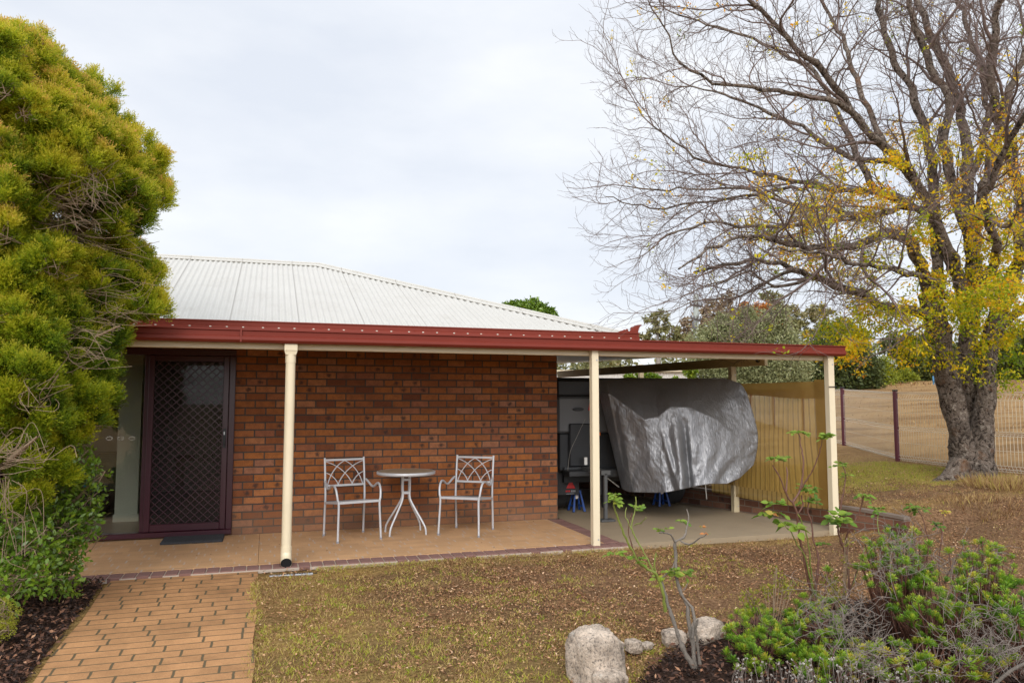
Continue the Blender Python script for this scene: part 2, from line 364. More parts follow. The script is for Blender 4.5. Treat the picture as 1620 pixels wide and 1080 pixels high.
def m_ground():
    t = NT('lawn_soil'); g = t.geo(); fine = t.noise(38, 5, .75); mid = t.noise(6, 4, .6); big = t.noise(.9, 3)
    lit = t.ramp(fine, [(.30, (.05,.026,.013)), (.45, (.155,.085,.044)), (.60, (.29,.17,.09)), (.75, (.44,.285,.165))])
    straw = t.ramp(fine, [(.30, (.11,.06,.018)), (.5, (.32,.195,.065)), (.72, (.50,.34,.13))])
    grn = t.ramp(fine, [(.30, (.07,.055,.012)), (.5, (.19,.155,.035)), (.72, (.34,.27,.08))])
    a_g = t.math('ADD', t.attr('green'), t.math('MULTIPLY', t.math('SUBTRACT', mid, .5), 1.6)); a_l = t.math('ADD', t.attr('litter'), t.math('MULTIPLY', t.math('SUBTRACT', mid, .5), 1.2))
    c = t.mix(t.n('Clamp', Value=t.math('ADD', a_l, .35)).outputs[0], straw, lit); c = t.mix(t.math('MULTIPLY', t.n('Clamp', Value=a_g).outputs[0], .4), c, grn); dk = t.ramp(t.noise(1.7, 4, .6), [(.40, (1,1,1)), (.56, (0,0,0))]); c = t.mix(t.math('MULTIPLY', dk, .38), c, t.ramp(fine, [(.3, (.03,.017,.010)), (.6, (.12,.07,.042)), (.75, (.24,.155,.10))]))
    pad = t.attr('paddock'); s1 = t.n('VectorMath', {'operation': 'MULTIPLY'}, i0=g, i1=(.35, .9, 2.0)).outputs[0]
    pc = t.ramp(t.noise(1.1, 6, .68, vec=s1), [(.3, (.13,.07,.028)), (.45, (.24,.14,.058)), (.58, (.33,.205,.09)), (.75, (.21,.11,.045))])
    pc = t.mix(.55, pc, t.ramp(t.noise(14, 4, .7), [(.3, (.55,)*3), (.7, (1.3,)*3)]), 'MULTIPLY')
    c = t.mix(pad, c, pc)
    return t.done(t.bsdf(c, .95, 0, t.bump(t.math('ADD', fine, mid), .8, .03), .1))
M['ground'] = m_ground()
def m_mulch():
    t = NT('bark_mulch'); n = t.noise(55, 4, .8)
    c = t.ramp(n, [(.3, (.012,.009,.008)), (.5, (.05,.03,.022)), (.7, (.13,.07,.045))])
    return t.done(t.bsdf(c, .95, 0, t.bump(n, 1, .03), .1))
M['mulch'] = m_mulch()
def m_stencil(name, base, joint, rw, rh, jw_v, jw_h, fade, stain, dark=.5):
    """stencilled concrete: rows along X with staggered, wide cross joints"""
    t = NT(name); sp = t.n('SeparateXYZ', Vector=t.geo())
    wob = t.math('MULTIPLY', t.math('SUBTRACT', t.noise(12, 3), .5), .012)
    b = t.math('ADD', sp.outputs[1], wob); rowf = t.math('DIVIDE', b, rh); row = t.math('FLOOR', rowf)
    w1 = t.n('TexWhiteNoise', {'noise_dimensions': '1D'}, W=row).outputs['Value']
    a = t.math('ADD', sp.outputs[0], t.math('MULTIPLY', t.math('SUBTRACT', t.noise(20, 2), .5), .01))
    cf = t.math('ADD', t.math('DIVIDE', a, rw), w1); col = t.math('FLOOR', cf)
    jt = t.n('TexWhiteNoise', {'noise_dimensions': '2D'}, Vector=t.n('CombineXYZ', X=col, Y=row).outputs[0]).outputs['Value']
    fu = t.math('MULTIPLY', t.math('SUBTRACT', cf, col), rw); fv = t.math('MULTIPLY', t.math('SUBTRACT', rowf, row), rh)
    du = t.math('ABSOLUTE', t.math('SUBTRACT', fu, t.math('ADD', rw*.35, t.math('MULTIPLY', jt, rw*.3)))); dv = t.math('MINIMUM', fv, t.math('SUBTRACT', rh, fv))
    jv = t.n('MapRange', Value=du, i1=jw_v*.5+.002, i2=jw_v*.5-.002).outputs[0]; jh = t.n('MapRange', Value=dv, i1=jw_h*.5+.0015, i2=jw_h*.5-.0015).outputs[0]
    j = t.math('MAXIMUM', jv, t.math('MULTIPLY', jh, .95)); j = t.math('MULTIPLY', j, t.n('MapRange', Value=t.noise(7, 3), i1=fade[0], i2=fade[1]).outputs[0])
    c = t.mix(jt, tuple(x*.90 for x in base), tuple(min(1, x*1.08) for x in base))
    st = t.ramp(t.noise(2.2, 6, .7), [(.40, (0,0,0)), (.70, (stain,)*3)]); c = t.mix(st, c, tuple(x*dark for x in base))
    gr = t.ramp(t.noise(110, 3, .7), [(.3, (.80,)*3), (.7, (1.12,)*3)]); c = t.mix(1.0, c, gr, 'MULTIPLY')
    c = t.mix(j, c, joint)
    return t.done(t.bsdf(c, .8, 0, t.bump(t.math('SUBTRACT', t.math('MULTIPLY', t.noise(90, 3), .2), j), .5, .004), .25))
M['path'] = m_stencil('stencilled_path', (.455,.238,.105), (.105,.078,.042), .285, .12, .016, .0125, (.05,.18), .75, .45)
M['patio'] = m_stencil('faded_stencil_patio', (.53,.315,.16), (.46,.36,.29), .285, .12, .016, .004, (.18,.6), .5, .72)
M['slab'] = m_paint('carport_concrete', (.29,.222,.14), .85, .12, 1.3, bump=.2, bscale=80, dirt=.35, dcol=(.20,.15,.10))
M['paver'] = m_paint('purple_brown_paver', (.19,.098,.08), .9, .3, 7, bump=.3, bscale=80)
M['grout'] = m_paint('pale_mortar', (.42,.34,.27), .9, .15, 20)
SUN_E, ZEN, GLOW, EXPO = 1.1, 1.5, 2.2, .40
# ================================================================== THE SETTING
def axis_pts(n, a, span, c):
    s = np.linspace(-1, 1, n); return c+np.sinh(a*s)/math.sinh(a)*span
gx = np.sort(np.concatenate([axis_pts(330, 6.6, 700, .6), np.linspace(2.4, 3.6, 30)])); gy = axis_pts(330, 6.6, 700, -3.2)
GX, GY = np.meshgrid(gx, gy); GZ = height(GX, GY)
def green_f(x, y):
    g = -.35+0*np.asarray(x, float)
    g = np.maximum(g, .95*(1-sst(-3.2, -1.2, x+.45*(y+2)))*(.4+.6*(1-sst(-4.6, -3.4, y))))       # front left of the lawn
    g = np.maximum(g, .5*np.exp(-((y+2.25)/.3)**2)*(1-sst(-1.6, -.6, x)))                           # along the patio edge
    g = np.maximum(g, 1.25*np.exp(-((y-.3+.1*(x-4))/1.3)**2)*sst(2.7, 3.4, x)*(1-sst(6.3, 7.2, x)))    # strip by the fence
    g = np.maximum(g, .4*(1-sst(-6.2, -4.6, y)))
    return g
def litter_f(x, y):
    l = .95*sst(-3.3, -2.2, x)*np.exp(-np.clip((np.abs(y+3.3)-1.0), 0, 9)**2/.5)
    l = np.maximum(l, 1.0*np.exp(-((x-5.2)**2+(y+2.4)**2)/9.0))
    l = l-.9*np.exp(-((y+2.1)/.28)**2)
    return l
nxg, nyg = len(gx), len(gy)
idx = np.arange(nxg*nyg).reshape(nyg, nxg)
Fg = np.stack([idx[:-1, :-1], idx[:-1, 1:], idx[1:, 1:], idx[1:, :-1]], -1).reshape(-1, 4)
sdist = .73*(GX-CAM[0])+.68*(GY-CAM[1])
pad = sst(15.0, 15.8, sdist)*sst(3.5, 6, GX)
pad = np.maximum(pad, sst(20, 30, np.hypot(GX, GY)))
tag(mesh_np('lawn', np.stack([GX, GY, GZ], -1).reshape(-1, 3), Fg, M['ground'], smooth=True,
    vattrs={'green': green_f(GX, GY).ravel(), 'litter': litter_f(GX, GY).ravel(), 'paddock': pad.ravel()}), kind='structure')
# ---- patio slab, its brick border, the carport floor and the path
tag(MB().box(-9.5, -3.7215, -1.76, .02, -.25, 0).box(-3.7185, -.15, -1.76, .02, -.25, 0).build('patio', M['patio']), kind='structure')
mb = MB(); mb.box(-9.5, .05, -1.962, -1.764, -.25, -.012); mb.box(-.146, .05, -1.76, .02, -.25, -.012)
bd = tag(mb.build('patio_border', M['grout']), kind='structure')
mb = MB(); x = -9.45
while x < .03:
    j = random.uniform(-.003, .003); mb.box(x, x+.104, -1.96+j, -1.768+j, -.05, -.003+random.uniform(-.002, .002), .004); x += .115
y = -1.74
while y < -.05:
    j = random.uniform(-.003, .003); mb.box(-.142+j, .046+j, y, y+.104, -.05, -.003+random.uniform(-.002, .002), .004); y += .115
mb.build('paver', M['paver'], bd)
sl = MB(); sl.add([(.056, -1.86, -.01), (2.95, -1.8, -.01), (3.05, -1.6, -.01), (1.2, 5.6, -.01), (.056, 5.6, -.01), (.056, -1.86, -.25), (2.95, -1.8, -.25), (3.05, -1.6, -.25), (1.2, 5.6, -.25), (.056, 5.6, -.25)],
    [(0,1,2,3,4), (0,5,6,1), (1,6,7,2), (2,7,8,3), (3,8,9,4), (4,9,5,0)])
tag(sl.build('carport_floor', M['slab']), kind='structure')
pv = MB(); ys = np.linspace(-1.966, -11, 24)
L_ = [(-4.93-.012*math.sin(i*1.7), y, -.022+.029*(y+1.95)) for i, y in enumerate(ys)]; R_ = [(-3.72+.012*math.sin(i*2.3), y, -.022+.029*(y+1.95)) for i, y in enumerate(ys)]
nP = len(ys); vs = L_+R_+[(a, b, c-.15) for a, b, c in L_]+[(a, b, c-.15) for a, b, c in R_]
fs = [(i, i+1, nP+i+1, nP+i) for i in range(nP-1)]+[(i, 2*nP+i, 2*nP+i+1, i+1) for i in range(nP-1)]+[(nP+i, nP+i+1, 3*nP+i+1, 3*nP+i) for i in range(nP-1)]
tag(pv.add(vs, fs).build('path', M['path']), kind='structure')
def bed(name, inside, x0, x1, y0, y1, lift):
    X, Y = np.meshgrid(np.linspace(x0, x1, int((x1-x0)/.05)), np.linspace(y0, y1, int((y1-y0)/.05)))
    m = inside(X, Y); Z = height(X, Y)+.006+lift*np.clip(m, 0, 1)+.02*(vnoise(X, Y, .12, 5, 2)-.5)*np.clip(m*2, 0, 1)
    I = np.arange(X.size).reshape(X.shape); F = np.stack([I[:-1, :-1], I[:-1, 1:], I[1:, 1:], I[1:, :-1]], -1).reshape(-1, 4)
    keep = (m.ravel()[F] > -.05).all(1)
    o = tag(mesh_np(name, np.stack([X, Y, Z], -1).reshape(-1, 3), F[keep], M['mulch'], smooth=True), kind='structure')
    return o
def in_left(x, y): return np.minimum(np.minimum((-4.95-x)*6, (x+9.0)*2), np.minimum((-1.98-y)*8, (y+9)*2))
def in_right(x, y):
    n = .35*(vnoise(x, y, .6, 9, 2)-.5)
    e = 1-np.hypot((x-.75)/2.45, (y+5.95)/1.62)+n*.4
    return e*5
bed('mulch_bed', in_left, -9.05, -4.93, -9, -1.96, .035); bed('garden_bed', in_right, -2.4, 4.2, -7.9, -4.0, .06)
def bed_z(x, y):
    l = in_left(x, y); r = in_right(x, y)
    return height(x, y)+.006+.035*np.clip(l, 0, 1)*(l > 0)+.06*np.clip(r, 0, 1)*(r > 0)+.02
# ---- loose ground cover: grass blades, fallen leaves and bark chips (uncountable)
def scatter(n, x0, x1, y0, y1, dens):
    x = rng.uniform(x0, x1, n); y = rng.uniform(y0, y1, n); k = rng.random(n) < dens(x, y); return x[k], y[k]
def lawn_mask(x, y):
    m = ~((y > -1.97) & (x < 2.97+.0*y) ) 
    m &= ~((x < -3.735+.03*np.sin(y*7)+.03*np.sin(y*17)) & (x > -4.97))
    m &= ~((x > -3.70) & (x < -3.18) & (y > -2.22))
    m &= in_left(x, y) < 0
    m &= in_right(x, y) < .05
    m &= ~((y > -2.8) & (np.abs(x-wall_x(y)) < .1)) & ~((y > -1.9) & (x < wall_x(y)+.06))
    return m.astype(float)
def blades(x, y, hgt, wid, mat, name, tint):
    n = len(x); z = height(x, y); D = np.stack([rng.normal(0, .85, n), rng.normal(0, .85, n), np.ones(n)], 1)
    N_ = rvec(n); P = np.stack([x, y, z-.004], 1); V, F = leaf_quads(P, D, N_, hgt, wid)
    return tag(mesh_np(name, V, F, mat, attrs={'rnd': tint}), kind='stuff')
M['blade'] = m_leaf('lawn_blade', [(0, (.13,.058,.022)), (.25, (.33,.19,.08)), (.45, (.52,.36,.16)), (.64, (.46,.36,.09)), (.84, (.38,.39,.035)), (1, (.21,.31,.02))], trans=.25)
gd = lambda x, y: lawn_mask(x, y)*np.clip(4.2*(vnoise(x, y, .24, 77, 3)-.5)+.45, .04, 1)*np.clip(.32+.75*np.clip(green_f(x, y)+.5*(vnoise(x, y, .35, 21, 2)-.5), 0, 1)+.5*np.clip(1-1.1*litter_f(x, y), 0, 1)*vnoise(x, y, .5, 4, 2), 0, 1)
xs, ys_ = [], []
for (n, b) in ((150000, (-3.75, .2, -6.3, -1.96)), (150000, (.0, 6.2, -5.2, -.6)), (42000, (2.7, 7.2, -2.8, 3.2))):
    a, b_ = scatter(n, *b, gd); xs.append(a); ys_.append(b_)
bx = np.concatenate(xs); by = np.concatenate(ys_)
gg = np.clip(green_f(bx, by)+2.0*(vnoise(bx, by, .22, 33, 2)-.54), 0, 1)
tint = np.clip(rng.normal(.28, .18, len(bx))+.22*(vnoise(bx, by, .5, 81, 2)-.5)+.06*(bx > -.5)+.5*gg*(rng.random(len(bx)) < .5)*rng.random(len(bx))**.4, 0, 1)
tcx, tcy = scatter(5200, -3.7, 1.0, -5.6, -2.0, lambda x, y: lawn_mask(x, y)*np.clip(.10+.6*green_f(x, y)+2.6*(vnoise(x, y, .34, 71, 3)-.5), 0, 1)); m_ = len(tcx); kx = rng.integers(7, 16, m_); r_ = rng.uniform(.012, .035, m_)
tx_ = np.repeat(tcx, kx)+rng.normal(0, 1, kx.sum())*np.repeat(r_, kx); ty_ = np.repeat(tcy, kx)+rng.normal(0, 1, kx.sum())*np.repeat(r_, kx)
bx = np.concatenate([bx, tx_]); by = np.concatenate([by, ty_]); tint = np.concatenate([tint, np.clip(np.repeat(rng.uniform(.45, .98, m_), kx)+rng.normal(0, .08, kx.sum()), 0, 1)]); gg = np.concatenate([gg, np.full(kx.sum(), 1.1)])
sx_, sy_ = scatter(60000, 2.9, 6.7, -1.2, 2.0, lambda x, y: lawn_mask(x, y)*np.clip(green_f(x, y)*.9+1.2*(vnoise(x, y, .4, 55, 2)-.5), 0, 1)); k_ = len(sx_)
bx = np.concatenate([bx, sx_]); by = np.concatenate([by, sy_]); tint = np.concatenate([tint, np.clip(rng.normal(.78, .14, k_), 0, 1)]); gg = np.concatenate([gg, np.full(k_, 1.0)])
ex2 = rng.normal(-3.735, .022, 2600); ey2 = rng.uniform(-5.2, -2.2, 2600); kp = vnoise(ex2*0, ey2, .16, 13, 2) > .45; ex2, ey2 = ex2[kp], ey2[kp]
bx = np.concatenate([bx, ex2]); by = np.concatenate([by, ey2]); tint = np.concatenate([tint, np.clip(rng.normal(.6, .2, len(ex2)), 0, 1)]); gg = np.concatenate([gg, np.full(len(ex2), 1.3)])
fx = rng.uniform(-3.2, 2.75, 5200); fy = rng.uniform(-2.06, -1.95, 5200)+np.where(fx > .06, .09, 0); bx = np.concatenate([bx, fx]); by = np.concatenate([by, fy]); tint = np.concatenate([tint, np.clip(rng.normal(.42, .16, 5200)+.25*(fx < -1.6), 0, 1)]); gg = np.concatenate([gg, np.full(5200, .9)])
blades(bx, by, rng.uniform(.012, .034, len(bx))*(1+.35*gg), rng.uniform(.003, .006, len(bx)), M['blade'], 'lawn_grass', tint)
M['fallen'] = m_leaf('fallen_leaf', [(0, (.06,.028,.014)), (.25, (.19,.088,.040)), (.5, (.37,.19,.09)), (.72, (.52,.30,.155)), (.88, (.66,.46,.30)), (1, (.58,.20,.06))], trans=.1, rough=.8)
def flat_leaves(x, y, z, L, W, mat, name, tint, tilt=.35):
    n = len(x); a = rng.uniform(0, 2*PI, n); D = np.stack([np.cos(a), np.sin(a), rng.normal(0, tilt, n)], 1)
    N_ = np.stack([rng.normal(0, tilt, n), rng.normal(0, tilt, n), np.ones(n)], 1)
    V, F = leaf_quads(np.stack([x, y, z], 1), D, N_, L, W, .25)
    return tag(mesh_np(name, V, F, mat, attrs={'rnd': tint}), kind='stuff')
ld = lambda x, y: lawn_mask(x, y)*np.clip(1.9*vnoise(x, y, .33, 91, 2)-.35, .1, 1)*np.clip(.22+1.0*np.clip(litter_f(x, y)+1.1*(vnoise(x, y, .45, 8, 2)-.55), 0, 1), 0, 1)
xs, ys_ = [], []
for (n, b) in ((60000, (-3.7, 1.4, -5.6, -1.98)), (68000, (1.2, 7.5, -5.4, 1.0))):
    a, b_ = scatter(n, *b, ld); xs.append(a); ys_.append(b_)
lx = np.concatenate(xs); ly = np.concatenate(ys_); n = len(lx)
flat_leaves(lx, ly, height(lx, ly)+rng.uniform(.004, .022, n), rng.uniform(.010, .032, n)*(1+.5*(rng.random(n) < .06)), rng.uniform(.006, .016, n), M['fallen'], 'leaf_litter', np.clip(rng.beta(2.0, 2.6, n), 0, 1))
x, y = scatter(300, -3.9, -3.0, -2.35, -1.99, lambda x, y: np.exp(-((x+3.35)/.25)**2-((y+2.1)/.12)**2)); k = len(x)
flat_leaves(x, y, np.full(k, -.015), rng.uniform(.02, .045, k), rng.uniform(.012, .022, k), M['fallen'], 'drain_litter', rng.uniform(.4, 1, k))
x, y = scatter(60, -6.2, -.2, -1.7, -.1, lambda x, y: .6+0*x); k = len(x)
flat_leaves(x, y, np.full(k, .004), rng.uniform(.012, .03, k), rng.uniform(.008, .016, k), M['fallen'], 'patio_litter', rng.uniform(0, .5, k))
M['chip'] = m_leaf('bark_chip', [(0, (.012,.008,.007)), (.3, (.045,.025,.018)), (.55, (.12,.055,.033)), (.78, (.27,.13,.07)), (.93, (.42,.24,.14)), (1, (.52,.42,.32))], trans=0, rough=.85)
a1, b1 = scatter(24000, -7.5, -4.93, -6, -1.98, lambda x, y: (in_left(x, y) > .02)*1.0)
a2, b2 = scatter(22000, -1.9, 3.5, -7, -4.2, lambda x, y: (in_right(x, y) > 0)*1.0)
mx = np.concatenate([a1, a2]); my = np.concatenate([b1, b2]); n = len(mx)
flat_leaves(mx, my, bed_z(mx, my)+rng.uniform(-.006, .016, n), rng.uniform(.018, .055, n), rng.uniform(.009, .024, n), M['chip'], 'mulch_chips', rng.beta(1.6, 2.6, n), .5)
# ================================================================== THE HOUSE
EX, EY, EZ, RX, RY, RZ = .85, -.42, 2.40, -2.9, 3.33, 3.78
house = empty('brick_house', (-3, 3, 0), 'low brown brick house with a cream corrugated hip roof and a glass sliding door', 'house')
w = MB()
w.box(-4.03, 0, 0, .11, -.2, 2.42); w.box(-10, -6.42, 0, .11, -.2, 2.42); w.box(-6.42, -4.03, 0, .11, 2.13, 2.42); w.box(-6.42, -4.03, .02, .11, -.2, .015)
w.box(-.11, 0, .112, 7, -.2, 2.40); w.box(-10, -.112, 6.89, 7, -.2, 2.40); w.box(-10, -9.89, .112, 6.888, -.2, 2.40)
w.build('wall', M['brick'], house)
# interior seen through the glass
r = MB(); r.box(-9.2, -3.0, 4.6, 4.7, .03, 2.4); r.box(-3.0, -2.9, .12, 4.7, .03, 2.4); r.box(-9.3, -9.2, .12, 4.7, .03, 2.4); r.box(-9.3, -2.9, .12, 4.7, 2.405, 2.44)
r.build('interior_wall', M['wallint'], house)
MB().box(-9.2, -3.0, .115, 4.6, -.02, .03).build('interior_floor', M['tileint'], house)
c = MB(); c.box(-5.46, -5.20, 1.25, 1.45, .03, 2.40); c.box(-5.475, -5.185, 1.235, 1.465, .031, .12); c.build('interior_column', M['white'], house)
# roof sheets: corrugations run up every slope
def slope(e0, e1, t0, t1, wl=.076, amp=.009):
    """sheet between the eave e0-e1 and the top t0-t1, waves across the eave"""
    e0, e1, t0, t1 = map(np.array, (e0, e1, t0, t1)); n = int(np.linalg.norm(e1-e0)/wl*8); u = (e1-e0)/np.linalg.norm(e1-e0)
    s = np.linspace(0, np.linalg.norm(e1-e0), n+1); E = e0+u*s[:, None]
    run = (t0-e0)-u*((t0-e0)@u); h = np.linalg.norm(run); up = run/h; s0 = (t0-e0)@u; s1 = (t1-e0)@u; Ltot = s[-1]
    f = np.ones(n+1)
    if s0 > 1e-6: f = np.minimum(f, s/s0)
    if s1 < Ltot-1e-6: f = np.minimum(f, (Ltot-s)/(Ltot-s1))
    nn = np.cross(u, up); nn = nn if nn[2] > 0 else -nn
    off = nn*(amp*np.cos(2*PI*s/wl))[:, None]
    rows = [E+up*(h*f*k)[:, None]+off for k in np.linspace(0, 1, 6)]
    V = np.concatenate(rows); I = np.arange(len(V)).reshape(6, n+1)
    F = np.stack([I[:-1, :-1], I[:-1, 1:], I[1:, 1:], I[1:, :-1]], -1).reshape(-1, 4); return V, F, (E, up, h, f, nn, s)
LX = -10.5
V1, F1, info = slope((LX, EY, EZ), (EX, EY, EZ), (LX, RY, RZ), (RX, RY, RZ))
V2, F2, _ = slope((EX, EY, EZ), (EX, 2*RY-EY, EZ), (RX, RY, RZ), (RX, RY, RZ))
V3, F3, _ = slope((EX, 2*RY-EY, EZ), (LX, 2*RY-EY, EZ), (RX, RY, RZ), (LX, RY, RZ))
E_, up_, h_, f_, nn_, s_ = info
SV, SF, b = [], [], 0                                        # roofing screws, tiny raised hexagon heads
for row, frac in enumerate((.10, .32, .54, .76, .95)):
    for kx in range(int(s_[-1]/.228)):
        sx = .228*kx+.076*(row % 2)+.038; x_ = LX+sx
        ff = np.interp(sx, s_, f_)
        if frac > ff-.02 or x_ < -6.5: continue
        c_ = np.array([x_, EY, EZ])+up_*h_*frac+nn_*.0105; q = [c_+.008*(np.array([1,0,0])*math.cos(a)+up_*math.sin(a)) for a in (0, PI/2, PI, 3*PI/2)]
        SV += q; SF.append([b, b+1, b+2, b+3]); b += 4
M['screw'] = m_paint('grey_screw_head', (.33,.32,.30), .5, .1, 8)
nv = [len(V1), len(V2), len(V3)]
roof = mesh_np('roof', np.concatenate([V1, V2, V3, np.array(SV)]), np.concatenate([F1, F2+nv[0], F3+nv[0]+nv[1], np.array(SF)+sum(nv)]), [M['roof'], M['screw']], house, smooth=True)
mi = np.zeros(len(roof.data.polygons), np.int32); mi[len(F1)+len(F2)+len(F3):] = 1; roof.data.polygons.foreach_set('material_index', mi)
def cap(a, b, s1, s2, name):
    a, b = np.array(a, float), np.array(b, float); d = unit(b-a); m = MB()
    for s in (np.array(s1, float), np.array(s2, float)):
        s = unit(s-d*(s@d)); n = np.cross(d, s); n = n if n[2] > 0 else -n
        for (o1, o2, hh) in ((0, .115, .020), (.108, .122, .012)):
            q = [a+s*o1+n*.024, a+s*o2+n*.018, b+s*o2+n*.018, b+s*o1+n*.024]; m.add(q+[p-n*.012 for p in q], [(0,1,2,3), (1,5,6,2), (0,4,5,1), (3,2,6,7)])
    n_ = 20; m.tube([a+(b-a)*t+np.array([0, 0, .026]) for t in np.linspace(0, 1, n_)], .022, 10)
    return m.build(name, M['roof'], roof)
dn_f = (0, EY-RY, EZ-RZ); dn_r = (EX-RX, 0, EZ-RZ); dn_b = (0, RY-EY, EZ-RZ)
cap((LX, RY, RZ), (RX, RY, RZ), dn_f, dn_b, 'ridge_cap'); cap((RX, RY, RZ), (EX, EY, EZ), dn_f, dn_r, 'hip_cap'); cap((RX, RY, RZ), (EX, 2*RY-EY, EZ), dn_b, dn_r, 'hip_cap')
so = MB(); so.box(-10.3, .82, -.40, -.02, 2.31, 2.325); so.box(.02, .82, -.018, 7.0, 2.31, 2.325); so.build('eave_lining', M['cream_dull'], house)
def gutter(m, x0, x1, y, z, hh, dp):
    pr = [(y+dp, z), (y+.022, z), (y, z+.022), (y, z+hh*.42), (y+.018, z+hh*.50), (y+.014, z+hh*.86), (y-.002, z+hh*.92), (y-.002, z+hh), (y+.016, z+hh), (y+.024, z+hh*.55), (y+.03, z+.03), (y+dp-.006, z+.03), (y+dp-.006, z+hh), (y+dp, z+hh)]
    return m.prism(pr, lambda u, v: (x0, u, v), lambda u, v: (x1, u, v))
g = gutter(MB(), LX, .96, -.53, 2.315, .115, .12).build('gutter', M['red'], house)
sl = MB(); k = 0; x = -5.4
M['slot'] = m_paint('pale_slot_light', (.62,.56,.5), .6, .1, 9)  # pale paint stands for daylight coming through the overflow slots
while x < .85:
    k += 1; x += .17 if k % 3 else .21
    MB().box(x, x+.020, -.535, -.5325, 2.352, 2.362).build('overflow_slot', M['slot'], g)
# scrolled end ornament on the house gutter, cut from plate
def fin(px, py): 
    p = at_y(px, py-5.5, -.50); return (p[0], p[2])
prof = [(975,532),(981,529),(986,527.5),(987,526.5),(990,527),(991,525.6),(993,526),(994,529),(996,529.5),(997.5,527),(997,524.5),(999,522.5),(1002,522),(1003.5,520.5),(1009,519.2),(1015.5,518.8),(1011,524),(1009.6,529),(1009.3,534),(1008,545),(1000,545),(985,545)]
MB().prism([fin(*p) for p in prof], lambda u, v: (u, -.506, v), lambda u, v: (u, -.494, v)).build('gutter_ornament', M['red'], house)
MB().box(-10, -4.03, -.05, -.01, 2.20, 2.30).build('lintel', M['maroon'], house)
# sliding door: fixed pane on the left, barred security door on the right
sd = MB(); fz0, fz1 = .02, 2.13
sd.box(-6.42, -4.03, -.03, .07, 2.06, fz1, .004); sd.box(-6.42, -4.03, -.045, .07, fz0, .075, .004)
sd.box(-4.095, -4.03, -.032, .068, .077, 2.058, .004); sd.box(-6.42, -6.36, -.032, .068, .077, 2.058, .004); sd.box(-5.0, -4.935, .008, .066, .077, 2.058, .004)
sd.box(-4.12, -4.03, -.04, -.034, 2.075, 2.10); 
door = sd.build('sliding_door', M['maroon'], house)
gp = MB().box(-6.36, -4.10, .030, .036, .08, 2.055).build('pane', M['glass'], door)
stk = []
for px in (173, 191, 209, 268, 286, 304):
    p = at_y(px, 693, .029); ring = [(p[0]+.030*math.cos(a), .0275, p[2]+.019*math.sin(a)) for a in np.linspace(0, 2*PI, 17)]
    stk.append(ring)
M['sticker'] = m_paint('pale_oval_sticker', (.42,.42,.38), .6, .1, 9)
for ring in stk: MB().tube(ring, .005, 6).build('sticker', M['sticker'], door)
sc = MB(); X0, X1, Z0, Z1 = -4.955, -4.10, .08, 2.055; fw = .062
sc.box(X0, X0+fw, -.03, .004, Z0, Z1, .005); sc.box(X1-fw, X1, -.03, .004, Z0, Z1, .005); sc.box(X0+fw, X1-fw, -.029, .003, Z1-fw, Z1, .005); sc.box(X0+fw, X1-fw, -.029, .003, Z0, Z0+fw*1.3, .005)
secd = sc.build('security_door', M['maroon'], house)
gr = MB(); ix0, ix1, iz0, iz1 = X0+fw, X1-fw, Z0+fw*1.3, Z1-fw; W_, H_ = ix1-ix0, iz1-iz0; p_ = .088
for sgn in (1, -1):
    for k in range(-40, 60):
        c0 = k*p_; seg = []                                  # line z = sgn*x*1.12 + c0
        for xx in np.linspace(0, W_, 60):
            zz = sgn*.95*xx+c0-(0 if sgn > 0 else -0)
            if 0 <= zz <= H_: seg.append((ix0+xx, -.013+.003*sgn, iz0+zz))
        if len(seg) > 2: gr.bar(seg[0], seg[-1], .009, .006, (0, 1, 0))
gr.build('diamond_grille', M['maroon'], secd)
MB().box(ix0, ix1, -.003, -.001, iz0, iz1).build('fly_mesh', M['flyscreen'], secd)
hd = MB(); hd.box(X1-.05, X1-.018, -.05, -.031, 1.0, 1.22, .004); hd.box(X1-.042, X1-.026, -.075, -.051, 1.03, 1.10, .004); hd.build('handle', M['black'], secd)
hl = MB(); hl.box(X1-.043, X1-.030, -.052, -.0502, 1.15, 1.185); hl.build('lock', M['steel'], secd)
M['blind'] = m_paint('cream_blind_slat', (.62,.59,.48), .7, .06, 4)
for k in range(9):
    vb = MB(); x = -4.50+k*.052; vb.box(x, x+.046, .62+.006*(k % 2), .625+.006*(k % 2), .78, 2.1); vb.build('blind_slat', M['blind'], house)
pt = MB(); 
tag(MB().box(-8.6, -5.55, 2.6, 3.05, .03, .80, .01).build('cabinet', M['darkwood']), 'dark low cabinet standing inside behind the glass door', 'cabinet')
p = at_y(200, 755, 1.9)
bxx = empty('gift_box', (-6.0, 1.9, .35), 'teal box with a dull pink centre beside the white column indoors', 'box'); 
MB().box(-6.25, -6.12, 1.8, 2.05, .38, .60).build('side', M['teal'], bxx); MB().box(-5.93, -5.80, 1.8, 2.05, .38, .60).build('side', M['teal'], bxx); MB().box(-6.118, -5.932, 1.81, 2.05, .38, .60).build('centre', M['pinkcard'], bxx)
tag(MB().box(-6.35, -5.7, 1.7, 2.2, .03, .378, .01).build('bench', M['black']), 'black low bench under the teal box indoors', 'bench')
pic = empty('framed_picture', (-5.15, 4.55, 1.4), 'tall dark framed picture with a bright window strip beside it seen through the glass', 'picture')
p0 = at_y(222, 640, 2.4); p1 = at_y(232, 566, 2.4)
MB().box(p0[0], p1[0]+.12, 2.42, 2.45, p0[2], p1[2]+.1).build('canvas', M['darkwood'], pic)
p0 = at_y(233.5, 638, 2.40); p1 = at_y(236.5, 582, 2.40); MB().box(p0[0], p0[0]+.018, 2.395, 2.419, p0[2], p1[2]).build('window_strip', M['white'], pic)  # white strip painted for the brightness of a window beside the picture
tb = MB().box(-4.9, -4.2, 2.2, 2.9, .70, .74, .005); 
